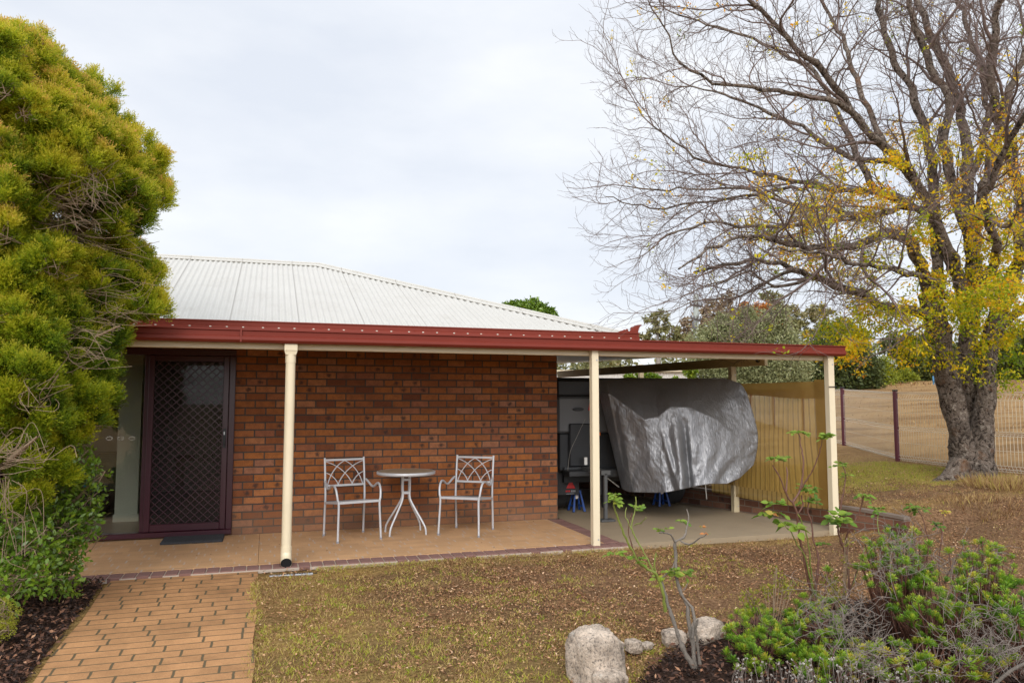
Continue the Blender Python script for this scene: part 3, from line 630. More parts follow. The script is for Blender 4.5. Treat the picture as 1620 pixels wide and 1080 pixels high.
for (xx, yy) in ((-4.87, 2.23), (-4.27, 2.23), (-4.87, 2.83), (-4.27, 2.83)): tb.box(xx, xx+.05, yy, yy+.05, .03, .70)
tag(tb.build('dining_table', M['tan']), 'pale dining table indoors behind the barred door', 'table')
tag(MB().box(-4.73, -4.10, -.44, -.052, .0, .028, .006).build('doormat', M['mat']), 'charcoal rectangular doormat on the patio at the barred door', 'doormat')
# ================================================================== CARPORT AND VERANDA
cp = empty('carport', (1.5, 0, 0), 'flat veranda and carport roof on cream posts with a long red gutter', 'carport')
ry = np.arange(-1.86, 5.2, .02); SVv = []
xr = 2.985-.13*(ry+1.86)
xl = np.where(ry < -.02, -9.9, .03)
zz = 2.195+.018*(ry+1.86)+np.where((ry/.19) % 1 < .25, .012, 0.0)
nxs = 12; T_ = np.linspace(0, 1, nxs)
Vr = np.stack([xl[:, None]+(xr-xl)[:, None]*T_, np.repeat(ry[:, None], nxs, 1), np.repeat(zz[:, None], nxs, 1)], -1)
I = np.arange(Vr.shape[0]*nxs).reshape(-1, nxs); Fr = np.stack([I[:-1, :-1], I[:-1, 1:], I[1:, 1:], I[1:, :-1]], -1).reshape(-1, 4)
dup_ = Vr.reshape(-1, 3)+np.array([0, 0, .004]); nV = len(dup_)
mesh_np('roof_sheet', np.concatenate([Vr.reshape(-1, 3), dup_]), np.concatenate([Fr[:, ::-1], Fr+nV]), [M['soffit']], cp)
vg = gutter(MB(), -9.9, 3.0, -1.962, 2.083, .122, .12)
vgo = vg.build('gutter', M['red'], cp)
m = MB(); m.box(-3.93, -3.915, -1.966, -1.955, 2.085, 2.2); m.build('joint_strip', M['red'], vgo)
MB().box(-9.9, 2.878, -1.80, -1.735, 2.03, 2.16, .006).build('beam', M['cream'], cp)
def post(x, y, w_, z0, z1, name='post', mat='cream'):
    m = MB(); m.box(x-w_/2, x+w_/2, y-w_/2, y+w_/2, z0, z1, .006); o = m.build(name, M[mat], cp)
    for zb in (z0+.12, z1-.12): MB().lathe((x+w_*.2, y-w_/2-.004, zb), [(.009, 0), (.009, .004)], 8, (0, 1, 0)).build('bolt', M['steel'], o)
    return o
post(-.285, -1.845, .080, -.06, 2.10); post(2.835, -1.845, .086, -.12, 2.10); post(2.64, -.11, .085, -.05, 2.03, mat='cream_dull'); 
pb = at(1014, 600, 13.6); post(pb[0], pb[1], .08, -.05, 2.2, mat='cream_dull')
e0 = np.array([2.84, -.62, 2.095]); e1 = np.array([2.02, 5.1, 2.095]); MB().bar(e0, e1, .05, .13).build('side_beam', M['cream_dull'], cp)
pc = at(1188, 577, 10.35); MB().lathe((2.79, -.5, 2.10), [(.03, 0), (.03, .03)], 14, (-.55, -.83, 0)).build('beam_hole', M['black'], cp)
dp = MB(); X_, Y_ = -3.47, -1.862
dp.tube([(X_, Y_, 1.96), (X_, Y_, .09)], .046, 18); dp.tube([(X_, Y_, 1.99), (X_, Y_, 1.90)], .0495, 18); dp.tube([(X_, Y_, .17), (X_, Y_, .08)], .0505, 18)
dpo = dp.build('downpipe', M['cream'], cp)
m = MB(); m.box(X_-.062, X_+.062, Y_-.055, Y_+.05, 2.012, 2.082, .006); m.add([(X_-.06, Y_-.052, 2.012), (X_+.06, Y_-.052, 2.012), (X_+.06, Y_+.05, 2.012), (X_-.06, Y_+.05, 2.012), (X_-.046, Y_-.046, 1.975), (X_+.046, Y_-.046, 1.975), (X_+.046, Y_+.046, 1.975), (X_-.046, Y_+.046, 1.975)], [(0,1,5,4), (1,2,6,5), (2,3,7,6), (3,0,4,7)])
m.build('pipe_head', M['cream'], dpo)
el = MB(); el.tube([(X_, Y_, .12), (X_, Y_-.012, .075), (X_, Y_-.045, .045), (X_, Y_-.095, .03)], [.0495, .05, .051, .052], 18, cap=False); el.build('elbow', M['cream'], dpo)
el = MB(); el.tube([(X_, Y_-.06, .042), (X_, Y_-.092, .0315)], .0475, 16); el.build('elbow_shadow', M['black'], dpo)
gs = empty('drain_pit', (-3.42, -2.12, -.04), 'grey rimmed drain pit full of leaves under the downpipe', 'drain')
MB().box(-3.68, -3.20, -2.16, -1.985, -.15, -.034).build('pit', M['black'], gs)
m = MB(); m.box(-3.62, -3.24, -2.21, -2.165, -.12, -.02, .004)
m.build('rim', M['steel'], gs)
m = MB()
for k in range(14): m.box(-3.56+k*.022, -3.548+k*.022, -2.2, -2.17, -.0205, -.0185)
m.build('slot', M['black'], gs)
# ================================================================== PATIO FURNITURE
def chair(name, label, loc, rz):
    o = empty(name, (0, 0, 0), label, 'chair', 'metal chairs on the patio')
    hw, fd, bd_ = .235, -.275, .25
    for s in (-1, 1):
        f_ = smooth_path([(s*(hw+.012), bd_-.022, .62), (s*(hw+.02), .16, .595), (s*(hw+.03), .08, .555), (s*(hw+.03), .0, .56), (s*(hw+.03), -.09, .60), (s*(hw+.025), -.17, .60), (s*(hw+.02), -.225, .545), (s*(hw+.012), -.245, .46), (s*hw, -.25, .40), (s*(hw+.006), -.262, .2), (s*(hw+.012), fd, .012)], .03)
        MB().tube(f_, .0125, 10).build('front_leg', M['chair'], o)
        MB().tube(smooth_path([(s*hw, .265, .012), (s*hw, .25, .25), (s*hw, .235, .42), (s*hw, .25, .62), (s*hw, .285, .88)], .04), .0125, 10).build('rear_leg', M['chair'], o)
        MB().lathe((s*(hw+.012), fd, 0), [(.016, 0), (.016, .02)], 10).build('foot_cap', M['greymark'], o); MB().lathe((s*hw, .265, 0), [(.016, 0), (.016, .02)], 10).build('foot_cap', M['greymark'], o)
    def bk(u, v): return (u, .243+.042*((v-.55)/.33), v)      # the leaning back plane
    b = MB(); b.bar(bk(-hw, .855), bk(hw, .855), .016, .022); b.bar(bk(-hw, .565), bk(hw, .565), .016, .022)
    t = np.linspace(0, 1, 14)
    zb, zt = .57, .845
    arcs = []
    def bow(x0, t0, x1, t1, vert):
        out = []
        for q in t:
            cx_, sy_ = 1-math.cos(q*PI/2), math.sin(q*PI/2); a_, b_ = (cx_, sy_) if vert else (sy_, cx_); k_ = .55
            out.append((-.228+.456*(x0+(x1-x0)*(a_*k_+q*(1-k_))), zb+(zt-zb)*(t0+(t1-t0)*(b_*k_+q*(1-k_)))))
        return out
    for mir in (0, 1):
        f = (lambda v: 1-v) if mir else (lambda v: v)
        arcs += [bow(f(0), .98, f(.69), 0, False), bow(f(.04), .02, f(.5), 1, True), bow(f(0), .52, f(.32), 0, False)]
    for a in arcs: 
        for i in range(len(a)-1): b.bar(bk(*a[i]), bk(*a[i+1]), .007, .020, (0, -1, 0))
    b.build('backrest', M['chair'], o)
    s_ = MB(); s_.bar((-hw, -.25, .425), (hw, -.25, .425), .022, .026); s_.bar((-hw, .24, .375), (hw, .24, .375), .02, .024)
    for s in (-1, 1): s_.bar((s*hw, -.25, .425), (s*hw, .24, .375), .02, .024)
    fo = s_.build('seat_frame', M['chair'], o)
    q = MB()
    for k in range(7):
        y = -.235+k*.067; zk = .430-.0075*k; q.bar((-hw+.008, y+.027, zk), (hw-.008, y+.027, zk), .056, .006)
    q.build('seat', M['slat'], o)
    o.location = loc; o.rotation_euler = (0, 0, rz); return o
chair('patio_chair', 'grey metal armchair on the left of the small table, nearer the glass door', (-2.73, -.58, 0), math.radians(13))
chair('patio_chair', 'grey metal armchair on the right of the small table, nearer the carport', (-1.40, -.65, 0), math.radians(-35))
tbl = empty('patio_table', (-2.1, -.50, 0), 'round grey metal table with a brown tiled top between two chairs', 'table')
cx, cy = -2.1, -.50
MB().lathe((cx, cy, .683), [(.33, 0), (.342, .004), (.342, .034), (.33, .038), (.325, .034)], 48).build('table_rim', M['chair'], tbl)
M['tabletop'] = m_paint('brown_stone_tile', (.30,.235,.16), .5, .25, 14, dirt=.4, dcol=(.2,.17,.13))
MB().lathe((cx, cy, .716), [(.325, 0), (.325, .004)], 48).build('table_top', M['tabletop'], tbl)
for i, (sx, sy) in enumerate(((-1, -1), (1, -1), (-1, 1), (1, 1))):
    pts = smooth_path([(cx+sx*.042, cy+sy*.03, .683), (cx+sx*.042, cy+sy*.03, .52), (cx+sx*.042, cy+sy*.035, .41), (cx+sx*.09, cy+sy*.075, .30), (cx+sx*.185, cy+sy*.15, .12), (cx+sx*.205, cy+sy*.168, .06), (cx+sx*.21, cy+sy*.17, .0)], .03)
    MB().tube(pts, .012, 10).build('leg', M['chair'], tbl)
for z in (.62, .47):
    m = MB()
    for sy in (-1, 1): m.box(cx-.042, cx+.042, cy+sy*.03-.008, cy+sy*.03+.008, z-.012, z+.012)
    for sx in (-1, 1): m.box(cx+sx*.042-.008, cx+sx*.042+.008, cy-.022, cy+.022, z-.012, z+.012)
    m.build('cross_brace', M['chair'], tbl)
# ================================================================== CAMPER TRAILER UNDER ITS SHEET
tr = empty('camper_trailer', (1.3, 1.5, 0), 'black and grey off-road camper trailer parked under the carport on blue stands', 'camper trailer')
RYc = .32
m = MB(); m.box(.14, 2.55, RYc+.02, 4.2, 1.10, 1.60, .03); m.build('body', M['greywhite'], tr)
m = MB(); m.box(.12, 2.57, RYc, 4.2, 1.602, 1.84, .03); m.box(.16, 2.53, RYc+.3, 3.9, 1.842, 1.875, .02); m.build('roof_rack', M['black'], tr)
m = MB(); m.box(.16, 2.53, RYc+.03, 4.18, .58, 1.098, .02); m.build('lower_body', M['black'], tr)
m = MB(); m.box(.30, .69, RYc-.02, RYc+.018, .64, 1.23, .015); m.build('hatch', M['black'], tr)
m = MB(); m.box(.33, .66, RYc-.024, RYc-.0205, .93, .945); m.build('hatch_seam', M['rubber'], tr)
p = at_y(915, 647, RYc); m = MB(); m.lathe((p[0], RYc-.02, p[2]), [(.075, 0), (.08, .012), (.075, .04)], 20, (0, 1, 0)); lt = m.build('vent', M['black'], tr)
for v in lt.data.vertices: v.co.z = (v.co.z-p[2])*.32+p[2]
p = at_y(935, 641, RYc); MB().prism([(p[0]-.035, p[2]-.07), (p[0]+.05, p[2]-.07), (p[0]+.03, p[2]+.09), (p[0]-.005, p[2]+.09)], lambda u, v: (u, RYc+.012, v), lambda u, v: (u, RYc+.0185, v)).build('red_decal', M['redmark'], tr)
m = MB(); m.box(.20, .62, RYc-.25, RYc+.0, .53, .60, .008); m.box(.22, .56, RYc-.02, RYc+.015, .605, .635); m.build('bumper', M['alum'], tr)
m = MB(); m.box(.62, 1.0, RYc-.2, RYc+.02, .50, .61, .01); m.build('tool_box', M['alum'], tr)
m = MB(); m.box(.25, 2.45, .38, 3.8, .42, .56); m.build('chassis', M['black'], tr)
for wx in (.30, 2.16):
    wc = (wx, .92, .345); wo = MB()
    wo.lathe((wx-.13, .92, .345), [(.20, 0), (.30, .0), (.335, .02), (.345, .06), (.345, .20), (.335, .24), (.30, .26), (.20, .26)], 36, (1, 0, 0)); tw = wo.build('wheel', M['rubber'], tr)
    MB().lathe((wx-.135, .92, .345), [(.03, -.01), (.10, 0), (.18, .03), (.2, .0), (.2, .25)], 24, (1, 0, 0)).build('rim', M['steel'], tw)
    MB().box(wx-.17, wx+.17, .5, 1.34, .72, .76, .01).build('mudguard', M['black'], tr)
fl = MB(); p0 = at_y(881, 783, .46); p1 = at_y(916, 752, .46); fl.box(p0[0], p1[0], .46, .475, p0[2], .60, .004); fo = fl.build('mud_flap', M['rubber'], tr)
def fp(px, py): q = at_y(px, py, .458); return (q[0], q[2])
tri = [fp(896, 772), fp(910, 772), fp(903, 757)]
MB().prism(tri, lambda u, v: (u, .4565, v), lambda u, v: (u, .459, v)).build('red_triangle', M['redmark'], fo)
lt = MB(); q0 = fp(895, 778); q1 = fp(903, 774); 
for k in range(3): lt.box(q0[0]+k*.024, q0[0]+k*.024+.018, .4565, .459, q0[1], q1[1]-.008)
lt.build('red_lettering', M['redmark'], fo)
lt = MB(); q0 = fp(903.5, 778)
for k in range(3): lt.box(q0[0]+k*.024, q0[0]+k*.024+.018, .4565, .459, q0[1], q1[1]-.008)
q0 = fp(896, 780); lt.box(q0[0], q0[0]+.12, .4565, .459, q0[1]-.012, q0[1]-.005); lt.build('grey_lettering', M['greymark'], fo)
m = MB(); m.box(.512, .556, -.36, -.315, .02, .60, .004); m.box(.44, .64, -.42, -.27, -.008, .02, .004); m.box(.47, .60, -.36, RYc, .585, .64); m.build('stabiliser_leg', M['dull_steel'], tr)
m = MB(); m.box(.57, .63, -.2, -.14, .14, .60); m.box(.63, .68, .05, .10, .28, .62); m.build('jockey_bracket', M['black'], tr)
p = at_y(927, 729, .2); MB().box(p[0]-.02, p[0]+.02, .2, .22, p[2]-.05, p[2]+.05).build('reflector', M['white'], tr)
p = at_y(947, 686, .28); MB().box(p[0]-.012, p[0]+.02, .26, .3, p[2]-.02, p[2]+.02).build('marker_light', M['orange'], tr)
m = MB(); m.tube(smooth_path([at_y(926, 662, .25), at_y(912, 692, .22), at_y(902, 715, .2), at_y(898, 745, .2)], .05), .0028, 6); m.build('cord', M['rope'], tr)
# the sheet: outline measured on the photo, depth given by how it hangs
nu, nv_ = 200, 150
def outline(u):
    tx = np.interp(u, [0, .06, .5, .84, .92, 1], [944, 962, 1050, 1152, 1176, 1190]); ty = np.interp(u, [0, .06, .25, .5, .84, .90, .95, 1], [605, 601, 599, 600, 600, 606, 622, 650])
    bx_ = np.interp(u, [0, .12, .5, .84, .9, 1], [984, 1005, 1072, 1150, 1170, 1192]); by_ = np.interp(u, [0, .06, .14, .3, .42, .5, .62, .72, .84, .9, 1], [773, 777.5, 778.5, 779, 778, 775, 769, 765, 765, 756, 735])
    return tx, ty, bx_, by_
U, Vv = np.meshgrid(np.linspace(0, 1, nu), np.linspace(0, 1, nv_))
tx, ty, bx_, by_ = outline(U)
lean = .10*np.sin(PI*Vv)*(1-U)**3
px = tx+(bx_-tx)*Vv - 12*np.sin(PI*Vv)*(1-U)**6*0 + 8*np.sin(PI*Vv)*U**8
py = ty+(by_-ty)*Vv
cre = np.interp(U, [0, .05, .30, .42, .52, .62, .78, .9, 1], [.08, .12, .36, .33, .25, .26, .40, .62, .8])   # the crease below which the sheet kicks outward
below = np.clip(Vv-cre, 0, 1); above = np.clip(cre-Vv, 0, 1)
top_y = np.interp(U, [0, .15, .5, .8, .9, 1], [.27, .22, -.05, -.42, -.58, -.70]); cre_y = np.interp(U, [0, .05, .3, .6, .85, 1], [.15, -.12, -.50, -.66, -.74, -.74]); bot_y = np.interp(U, [0, .1, .4, .7, .9, 1], [.0, -.30, -.74, -.92, -.86, -.78])
kk = np.clip(Vv/np.maximum(cre, .03), 0, 1); k2 = np.clip((Vv-cre)/np.maximum(1-cre, .05), 0, 1)
Yd = np.where(Vv < cre, top_y+(cre_y-top_y)*kk**.85, cre_y+(bot_y-cre_y)*k2**1.1)
fold = .016*np.sin(U*34+9*Vv+3*np.sin(U*9)+2*np.sin(Vv*7))*np.clip(below*3, 0, 1)*(.2+.8*vnoise(U*6, Vv*3, 1, 3, 2)) + .028*(vnoise(U*6+Vv*3, Vv*4-U*2, 1, 12, 2)-.5)+.014*(vnoise(U*22+Vv*9, Vv*7-U*4, 1, 14, 2)-.5)+.008*(vnoise(U*46-Vv*16, Vv*20, 1, 15, 2)-.5)
fold += -.10*np.exp(-((U-.535)/.03)**2)*np.clip(below*2.5, 0, 1)+.08*np.exp(-((U-.585)/.02)**2)*np.clip(below*2.5, 0, 1)-.06*np.exp(-((U-.36-.15*Vv)/.025)**2)*np.clip(below*2, 0, 1)
wrap = 0*U
Yd = Yd+fold+wrap
Rr = CF[None, None]+CR*((px-810)/FPX)[..., None]-CU*((py-540)/FPX)[..., None]
Pt = CAM+Rr*((Yd-CAM[1])/Rr[..., 1])[..., None]
top0 = Pt[0].copy(); rows = [top0+np.array([-.30*dy, dy, -.01*k])*np.ones((nu, 1)) for k, dy in ((6, 2.3), (3, 1.5), (1, .7), (-1, .25), (-1.5, .06))]
Pt = np.concatenate([np.stack(rows), Pt]); nr = Pt.shape[0]
I = np.arange(nr*nu).reshape(nr, nu); Ft = np.stack([I[:-1, :-1], I[:-1, 1:], I[1:, 1:], I[1:, :-1]], -1).reshape(-1, 4)
tp = tag(mesh_np('tarpaulin', Pt.reshape(-1, 3), Ft, M['tarp'], smooth=True), 'large crumpled silver tarpaulin draped over the camper trailer', 'tarpaulin')
sm = tp.modifiers.new('thickness', 'SOLIDIFY'); sm.thickness = .004
m = MB(); m.tube(smooth_path([at_y(1116, 766, -.9), at_y(1117, 778, -.9), at_y(1118, 789, -.9)], .05), .006, 6); m.build('tie_cord', M['rope'], tp)
m = MB(); m.tube(smooth_path([at_y(947, 748, -.1), at_y(962, 757, -.05), at_y(979, 770, -.02)], .05), .007, 6); m.build('tie_cord', M['rope'], tp)
def jack(loc, label):
    o = empty('jack_stand', loc, label, 'jack stand', 'blue jack stands under the trailer'); x, y, z = loc
    b = MB()
    for sx in (-1, 1):
        for sy in (-1, 1): b.add([(x+sx*.03, y+sy*.03, .27), (x+sx*.05, y+sy*.03, .27), (x+sx*.10, y+sy*.09, 0), (x+sx*.068, y+sy*.09, 0), (x+sx*.03, y+sy*.045, .27), (x+sx*.05, y+sy*.045, .27), (x+sx*.10, y+sy*.105, 0), (x+sx*.068, y+sy*.105, 0)], [(0,1,2,3), (4,7,6,5), (0,3,7,4), (1,5,6,2), (0,4,5,1)])
        b.box(x+sx*.058-.008, x+sx*.058+.008, y-.075, y+.075, .06, .085)
    b.box(x-.052, x+.052, y-.05, y+.05, .25, .29); b.build('base', M['blue'], o)
    MB().box(x-.02, x+.02, y-.02, y+.02, .291, .42).build('column', M['steel'], o); MB().box(x-.05, x+.05, y-.03, y+.03, .42, .44).build('saddle', M['blue'], o)
    MB().lathe((x-.02, y-.056, .2), [(.028, 0), (.028, .01)], 12, (0, 1, 0)).build('label_plate', M['slot'], o)
jack((.52, .60, 0), 'blue jack stand below the mud flap at the left wheel'); jack((1.93, .72, 0), 'blue jack stand beside the right wheel below the silver sheet')
# ---- shade cloth screen hung between the two right hand posts
sh = empty('shade_screen', (2.85, -.9, .3), 'translucent beige shade cloth screen hung between the carport posts', 'shade screen')
def cloth(name, u0, u1, z0f, z1f, mat, off, rip):
    nU, nZ = 150, 30; uu = np.linspace(u0, u1, nU); A = np.array([2.835, -1.77]); B = np.array([2.50, .30]); V = []
    for k in range(nZ):
        t = k/(nZ-1); z = z0f(uu)+(z1f(uu)-z0f(uu))*t
        P2 = A+(B-A)*uu[:, None]; nrm = np.array([B[1]-A[1], A[0]-B[0]]); nrm /= np.linalg.norm(nrm)
        d = off+rip*np.sin(uu*2.1*2*PI/.075+1.5*np.sin(uu*17))*(.4+.6*vnoise(uu*9, z*0, 1, 2, 2))+.02*np.sin(uu*9+z*2)+.02*(vnoise(uu*6, z*3, 1, 6, 2)-.5)
        P2 = P2+nrm*d[:, None]; V.append(np.stack([P2[:, 0], P2[:, 1], z], 1))
    I = np.arange(nU*nZ).reshape(nZ, nU); F = np.stack([I[:-1, :-1], I[:-1, 1:], I[1:, 1:], I[1:, :-1]], -1).reshape(-1, 4)
    return mesh_np(name, np.concatenate(V), F, mat, sh, smooth=True)
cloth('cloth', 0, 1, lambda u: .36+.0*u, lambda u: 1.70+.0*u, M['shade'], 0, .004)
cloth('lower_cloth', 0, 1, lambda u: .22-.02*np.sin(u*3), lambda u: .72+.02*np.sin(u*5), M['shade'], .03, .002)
cloth('top_hem', -.01, 1, lambda u: 1.60-.03*np.sin(u*5+1), lambda u: 1.78+.0*u, M['shade_hem'], -.035, .0)
cloth('side_hem', -.012, .055, lambda u: .25+0*u, lambda u: 1.80+0*u, M['shade_hem'], -.045, .0)
m = MB(); m.tube([(2.78, -1.9, 1.71), (2.89, -1.9, 1.71), (2.895, -1.79, 1.72), (2.80, -1.78, 1.715)], .006, 6); m.build('tie', M['black'], sh)
# ---- retaining wall
rw = empty('garden_wall', (2.9, 0, 0), 'low dark brick retaining wall with a pale cap along the carport edge', 'wall')
def wl(y, o, z): return (float(wall_x(y))+o, y, z)
m = MB(); m2 = MB(); yy = np.linspace(-2.45, 6.2, 40)
def strip(mm, o0, o1, z0f, z1f):
    for i in range(len(yy)-1):
        a, b = yy[i], yy[i+1]
        vs = [wl(a, o0, z0f(a)), wl(a, o1, z0f(a)), wl(b, o1, z0f(b)), wl(b, o0, z0f(b)), wl(a, o0, z1f(a)), wl(a, o1, z1f(a)), wl(b, o1, z1f(b)), wl(b, o0, z1f(b))]
        fs = [(4,5,6,7), (0,4,7,3), (1,2,6,5)]+([(0,1,5,4)] if i == 0 else [])+([(3,7,6,2)] if i == len(yy)-2 else [])
        mm.add(vs, fs)
strip(m, .0, .10, lambda y: -.2, lambda y: .215-.06*max(0, -1.9-y)); strip(m2, -.012, .112, lambda y: .216-.06*max(0, -1.9-y), lambda y: .25-.06*max(0, -1.9-y))
m.build('brickwork', M['brick_dark'], rw); M['capst'] = m_paint('pale_worn_cap', (.17,.13,.10), .9, .25, 6, dirt=.5, dcol=(.14,.10,.07)); m2.build('cap', M['capst'], rw)
# ================================================================== FENCE
fn = empty('mesh_fence', (6.9, 1.2, .5), 'cream welded mesh fence on maroon posts along the paddock', 'fence')
FP = [(14.2, 15.8), (13.05, 13.5), (11.95, 11.1), (10.95, 8.7), (9.90, 6.2), (8.9, 3.9+2.3), (7.93, 3.72), (6.86, 1.22), (6.70, -1.28), (7.15, -3.75), (7.7, -6.2)]
FP = [(12.9, 15.9), (11.9, 13.5), (10.9, 11.1), (9.9, 8.65), (8.92, 6.2), (7.93, 3.72), (6.86, 1.22), (6.74, -.42), (7.0, -2.95), (7.45, -5.4)]
FZ = [float(height(np.array(a), np.array(b))) for a, b in FP]
FZ = [max(.46, min(z, .60)) for z in FZ]
for (x, y), z in zip(FP, FZ):
    m = MB(); m.box(x-.03, x+.03, y-.03, y+.03, z-.25, z+1.22, .004); po = m.build('post', M['maroon_post'], fn)
    m = MB(); m.box(x-.036, x+.036, y-.036, y+.036, z+1.222, z+1.25, .006); m.build('post_cap', M['black'], po)
for i in range(len(FP)-1):
    a = np.array([*FP[i], FZ[i]]); b = np.array([*FP[i+1], FZ[i+1]]); d = b-a; L = np.linalg.norm(d[:2]); d = d/L; nn = np.array([-d[1], d[0], 0]); lst = []
    n = int(L/.055)
    prof = [(.0, .06), (.06, .02), (.02, .10), (0, .11), (0, .55), (.03, .58), (0, .61), (0, 1.08), (.02, 1.10), (.06, 1.17), (0, 1.20)]
    V = []; m = MB()
    for k in range(1, n):
        p = a+d*(L*k/n); lst.append(([p+nn*o+np.array([0, 0, z]) for o, z in prof], .0034))
    V, F = tubes_np(lst, 4)
    lst = [([a+d*.03+nn*o+np.array([0, 0, z]), b-d*.03+nn*o+np.array([0, 0, z])], r) for o, z, r in ((.06, .02, .004), (0, .06, .004), (0, .11, .003), (0, .55, .0035), (0, .61, .0035), (.03, .58, .0035), (0, 1.08, .003), (.06, 1.17, .003), (0, 1.20, .0045), (0, .33, .002), (0, .85, .002))]
    V2_, F2_ = tubes_np(lst, 4)
    mesh_np('mesh_panel', np.concatenate([V, V2_]), np.concatenate([F, F2_+len(V)]), M['white_wire'], fn, smooth=True)
# ================================================================== THE BIG ELM
elm = empty('elm_tree', (6.34, -.67, .4), 'big spreading autumn elm with mottled bark and thinning yellow leaves by the fence', 'tree')
TD = 11.3
def P3(pts, d0, d1):
    n = len(pts); return [at(px, py, d0+(d1-d0)*(i/(n-1))**1.2) for i, (px, py) in enumerate(pts)]
trunks = [
 ([(1530,768),(1527,735),(1520,690),(1508,640),(1497,590),(1488,545),(1480,505),(1470,465)], [.26,.19,.155,.15,.15,.15,.15,.145], TD, TD-.2),
 ([(1538,768),(1540,730),(1541,690),(1536,640),(1532,590),(1531,545),(1536,500),(1541,455),(1540,410)], [.25,.18,.14,.125,.125,.125,.12,.115,.11], TD+.15, TD+.3),
 ([(1549,768),(1549,735),(1553,690),(1558,640),(1562,600),(1564,560),(1573,515),(1590,470),(1607,430)], [.26,.19,.15,.135,.13,.13,.125,.12,.11], TD-.1, TD+.1)]
bark_l = []
for pts, rad, d0, d1 in trunks:
    p = smooth_path(P3(pts, d0, d1), .045); r = np.interp(np.linspace(0, 1, len(p)), np.linspace(0, 1, len(rad)), rad); bark_l.append((p, r, 40))
for (a, pts, r0) in ((0, [(1520,735),(1505,752),(1480,762),(1440,774)], .17), (0, [(1527,745),(1510,765),(1495,778)], .15), (0, [(1550,745),(1570,755),(1592,763)], .13), (0, [(1540,745),(1540,765),(1543,785)], .11)):
    q = []
    for i, (px, py) in enumerate(pts):
        pp = at(px, py, TD-.25-.12*i); q.append((pp[0], pp[1], float(height(pp[0], pp[1]))+.08-.075*i if i else pp[2]))
    p = smooth_path(q, .05); bark_l.append((p, np.linspace(r0, .035, len(p)), 18))
# limbs traced on the photo: pixel path, start and end distance, start and end radius
limbs = [
 ([(1476,500),(1440,492),(1410,486),(1362,467),(1310,446),(1253,425),(1201,410),(1150,418),(1098,430)], TD-.2, TD-2.2, .105, .014),
 ([(1478,480),(1482,400),(1471,337),(1425,332),(1378,342),(1321,345),(1253,355),(1170,358),(1113,353),(1060,372)], TD, TD-1.0, .085, .012),
 ([(1534,500),(1510,435),(1490,395),(1476,353),(1440,322),(1378,306),(1321,298),(1243,283),(1191,270),(1139,262),(1098,249),(1035,202)], TD+.1, TD+.5, .095, .011),
 ([(1535,515),(1516,440),(1497,394),(1461,311),(1399,233),(1347,176),(1310,119),(1274,88),(1233,47),(1186,0),(1150,-45)], TD+.1, TD-1.4, .14, .018),
 ([(1461,311),(1419,259),(1347,249),(1269,202),(1201,171),(1129,145),(1080,138)], TD, TD+1.5, .075, .010),
 ([(1347,176),(1326,165),(1264,150),(1191,140),(1129,130),(1075,100),(1050,35)], TD-.7, TD-1.4, .055, .010),
 ([(1479,500),(1484,420),(1480,350),(1476,290),(1466,218),(1445,156),(1409,83),(1393,26),(1380,-50),(1350,-120)], TD+.2, TD+1.2, .12, .03),
 ([(1541,410),(1510,300),(1492,233),(1497,156),(1466,88),(1445,26),(1430,-60)], TD+.2, TD+.4, .12, .035),
 ([(1540,410),(1530,320),(1528,220),(1505,130),(1466,42),(1450,0),(1440,-80)], TD+.3, TD+1.8, .13, .04),
 ([(1541,440),(1544,363),(1565,259),(1596,156),(1620,78),(1650,-30)], TD+.3, TD+.8, .11, .04),
 ([(1590,470),(1607,430),(1615,340),(1600,250),(1570,150),(1575,50),(1600,-60)], TD+.1, TD-1.5, .13, .04),
 ([(1590,470),(1607,430),(1650,360),(1700,280),(1760,180)], TD+.1, TD+.5, .12, .05),
 ([(1564,540),(1600,500),(1650,470),(1720,440)], TD-.1, TD-.5, .10, .04),
 ([(1470,465),(1455,420),(1440,385),(1410,368),(1365,385),(1310,392),(1250,385),(1190,372),(1120,395),(1075,425)], TD-.2, TD-3.0, .12, .010),
 ([(1439,322),(1380,290),(1350,230),(1320,170),(1290,120),(1250,90),(1190,60),(1120,40),(1060,20)], TD+.1, TD+2.5, .075, .012),
 ([(1378,342),(1300,330),(1240,320),(1180,300),(1110,300),(1040,300),(980,295)], TD-.3, TD-.2, .045, .008),
 ([(1321,298),(1250,300),(1180,310),(1100,320),(1030,330),(960,310)], TD+.2, TD+1.6, .04, .008),
 ([(1399,233),(1360,140),(1330,60),(1300,0),(1270,-60)], TD+.2, TD+2.0, .06, .02),
 ([(1533,520),(1500,470),(1470,440),(1420,430),(1380,420),(1330,410),(1280,400),(1220,392)], TD-.3, TD-3.4, .07, .010),
 ([(1530,300),(1560,200),(1550,100),(1520,20),(1500,-60)], TD+.5, TD+2.4, .08, .03),
 ([(1545,470),(1580,400),(1560,330),(1590,240),(1640,150)], TD-.4, TD-2.6, .09, .03),
 ([(1480,505),(1450,520),(1420,545),(1385,560),(1350,585)], TD-.4, TD-1.6, .03, .006),
 ([(1290,437),(1262,450),(1225,452),(1190,430),(1150,440),(1110,455)], TD-1.2, TD-2.2, .035, .007),
 ([(1253,425),(1222,440),(1195,455),(1172,470),(1165,492)], TD-1.4, TD-2.0, .03, .005),
 ([(1200,410),(1192,425),(1190,450),(1187,466)], TD-1.8, TD-1.9, .018, .005),
]
limb_l, l1 = [], []
for pts, d0, d1, r0, r1 in limbs:
    p = smooth_path(P3(pts, d0, d1), .16); w_ = rng.normal(0, .018, p.shape); w_[0] = 0; p = p+w_
    r0 *= .82; r = r0+(r1-r0)*np.linspace(0, 1, len(p))**.75; limb_l.append((p, r))
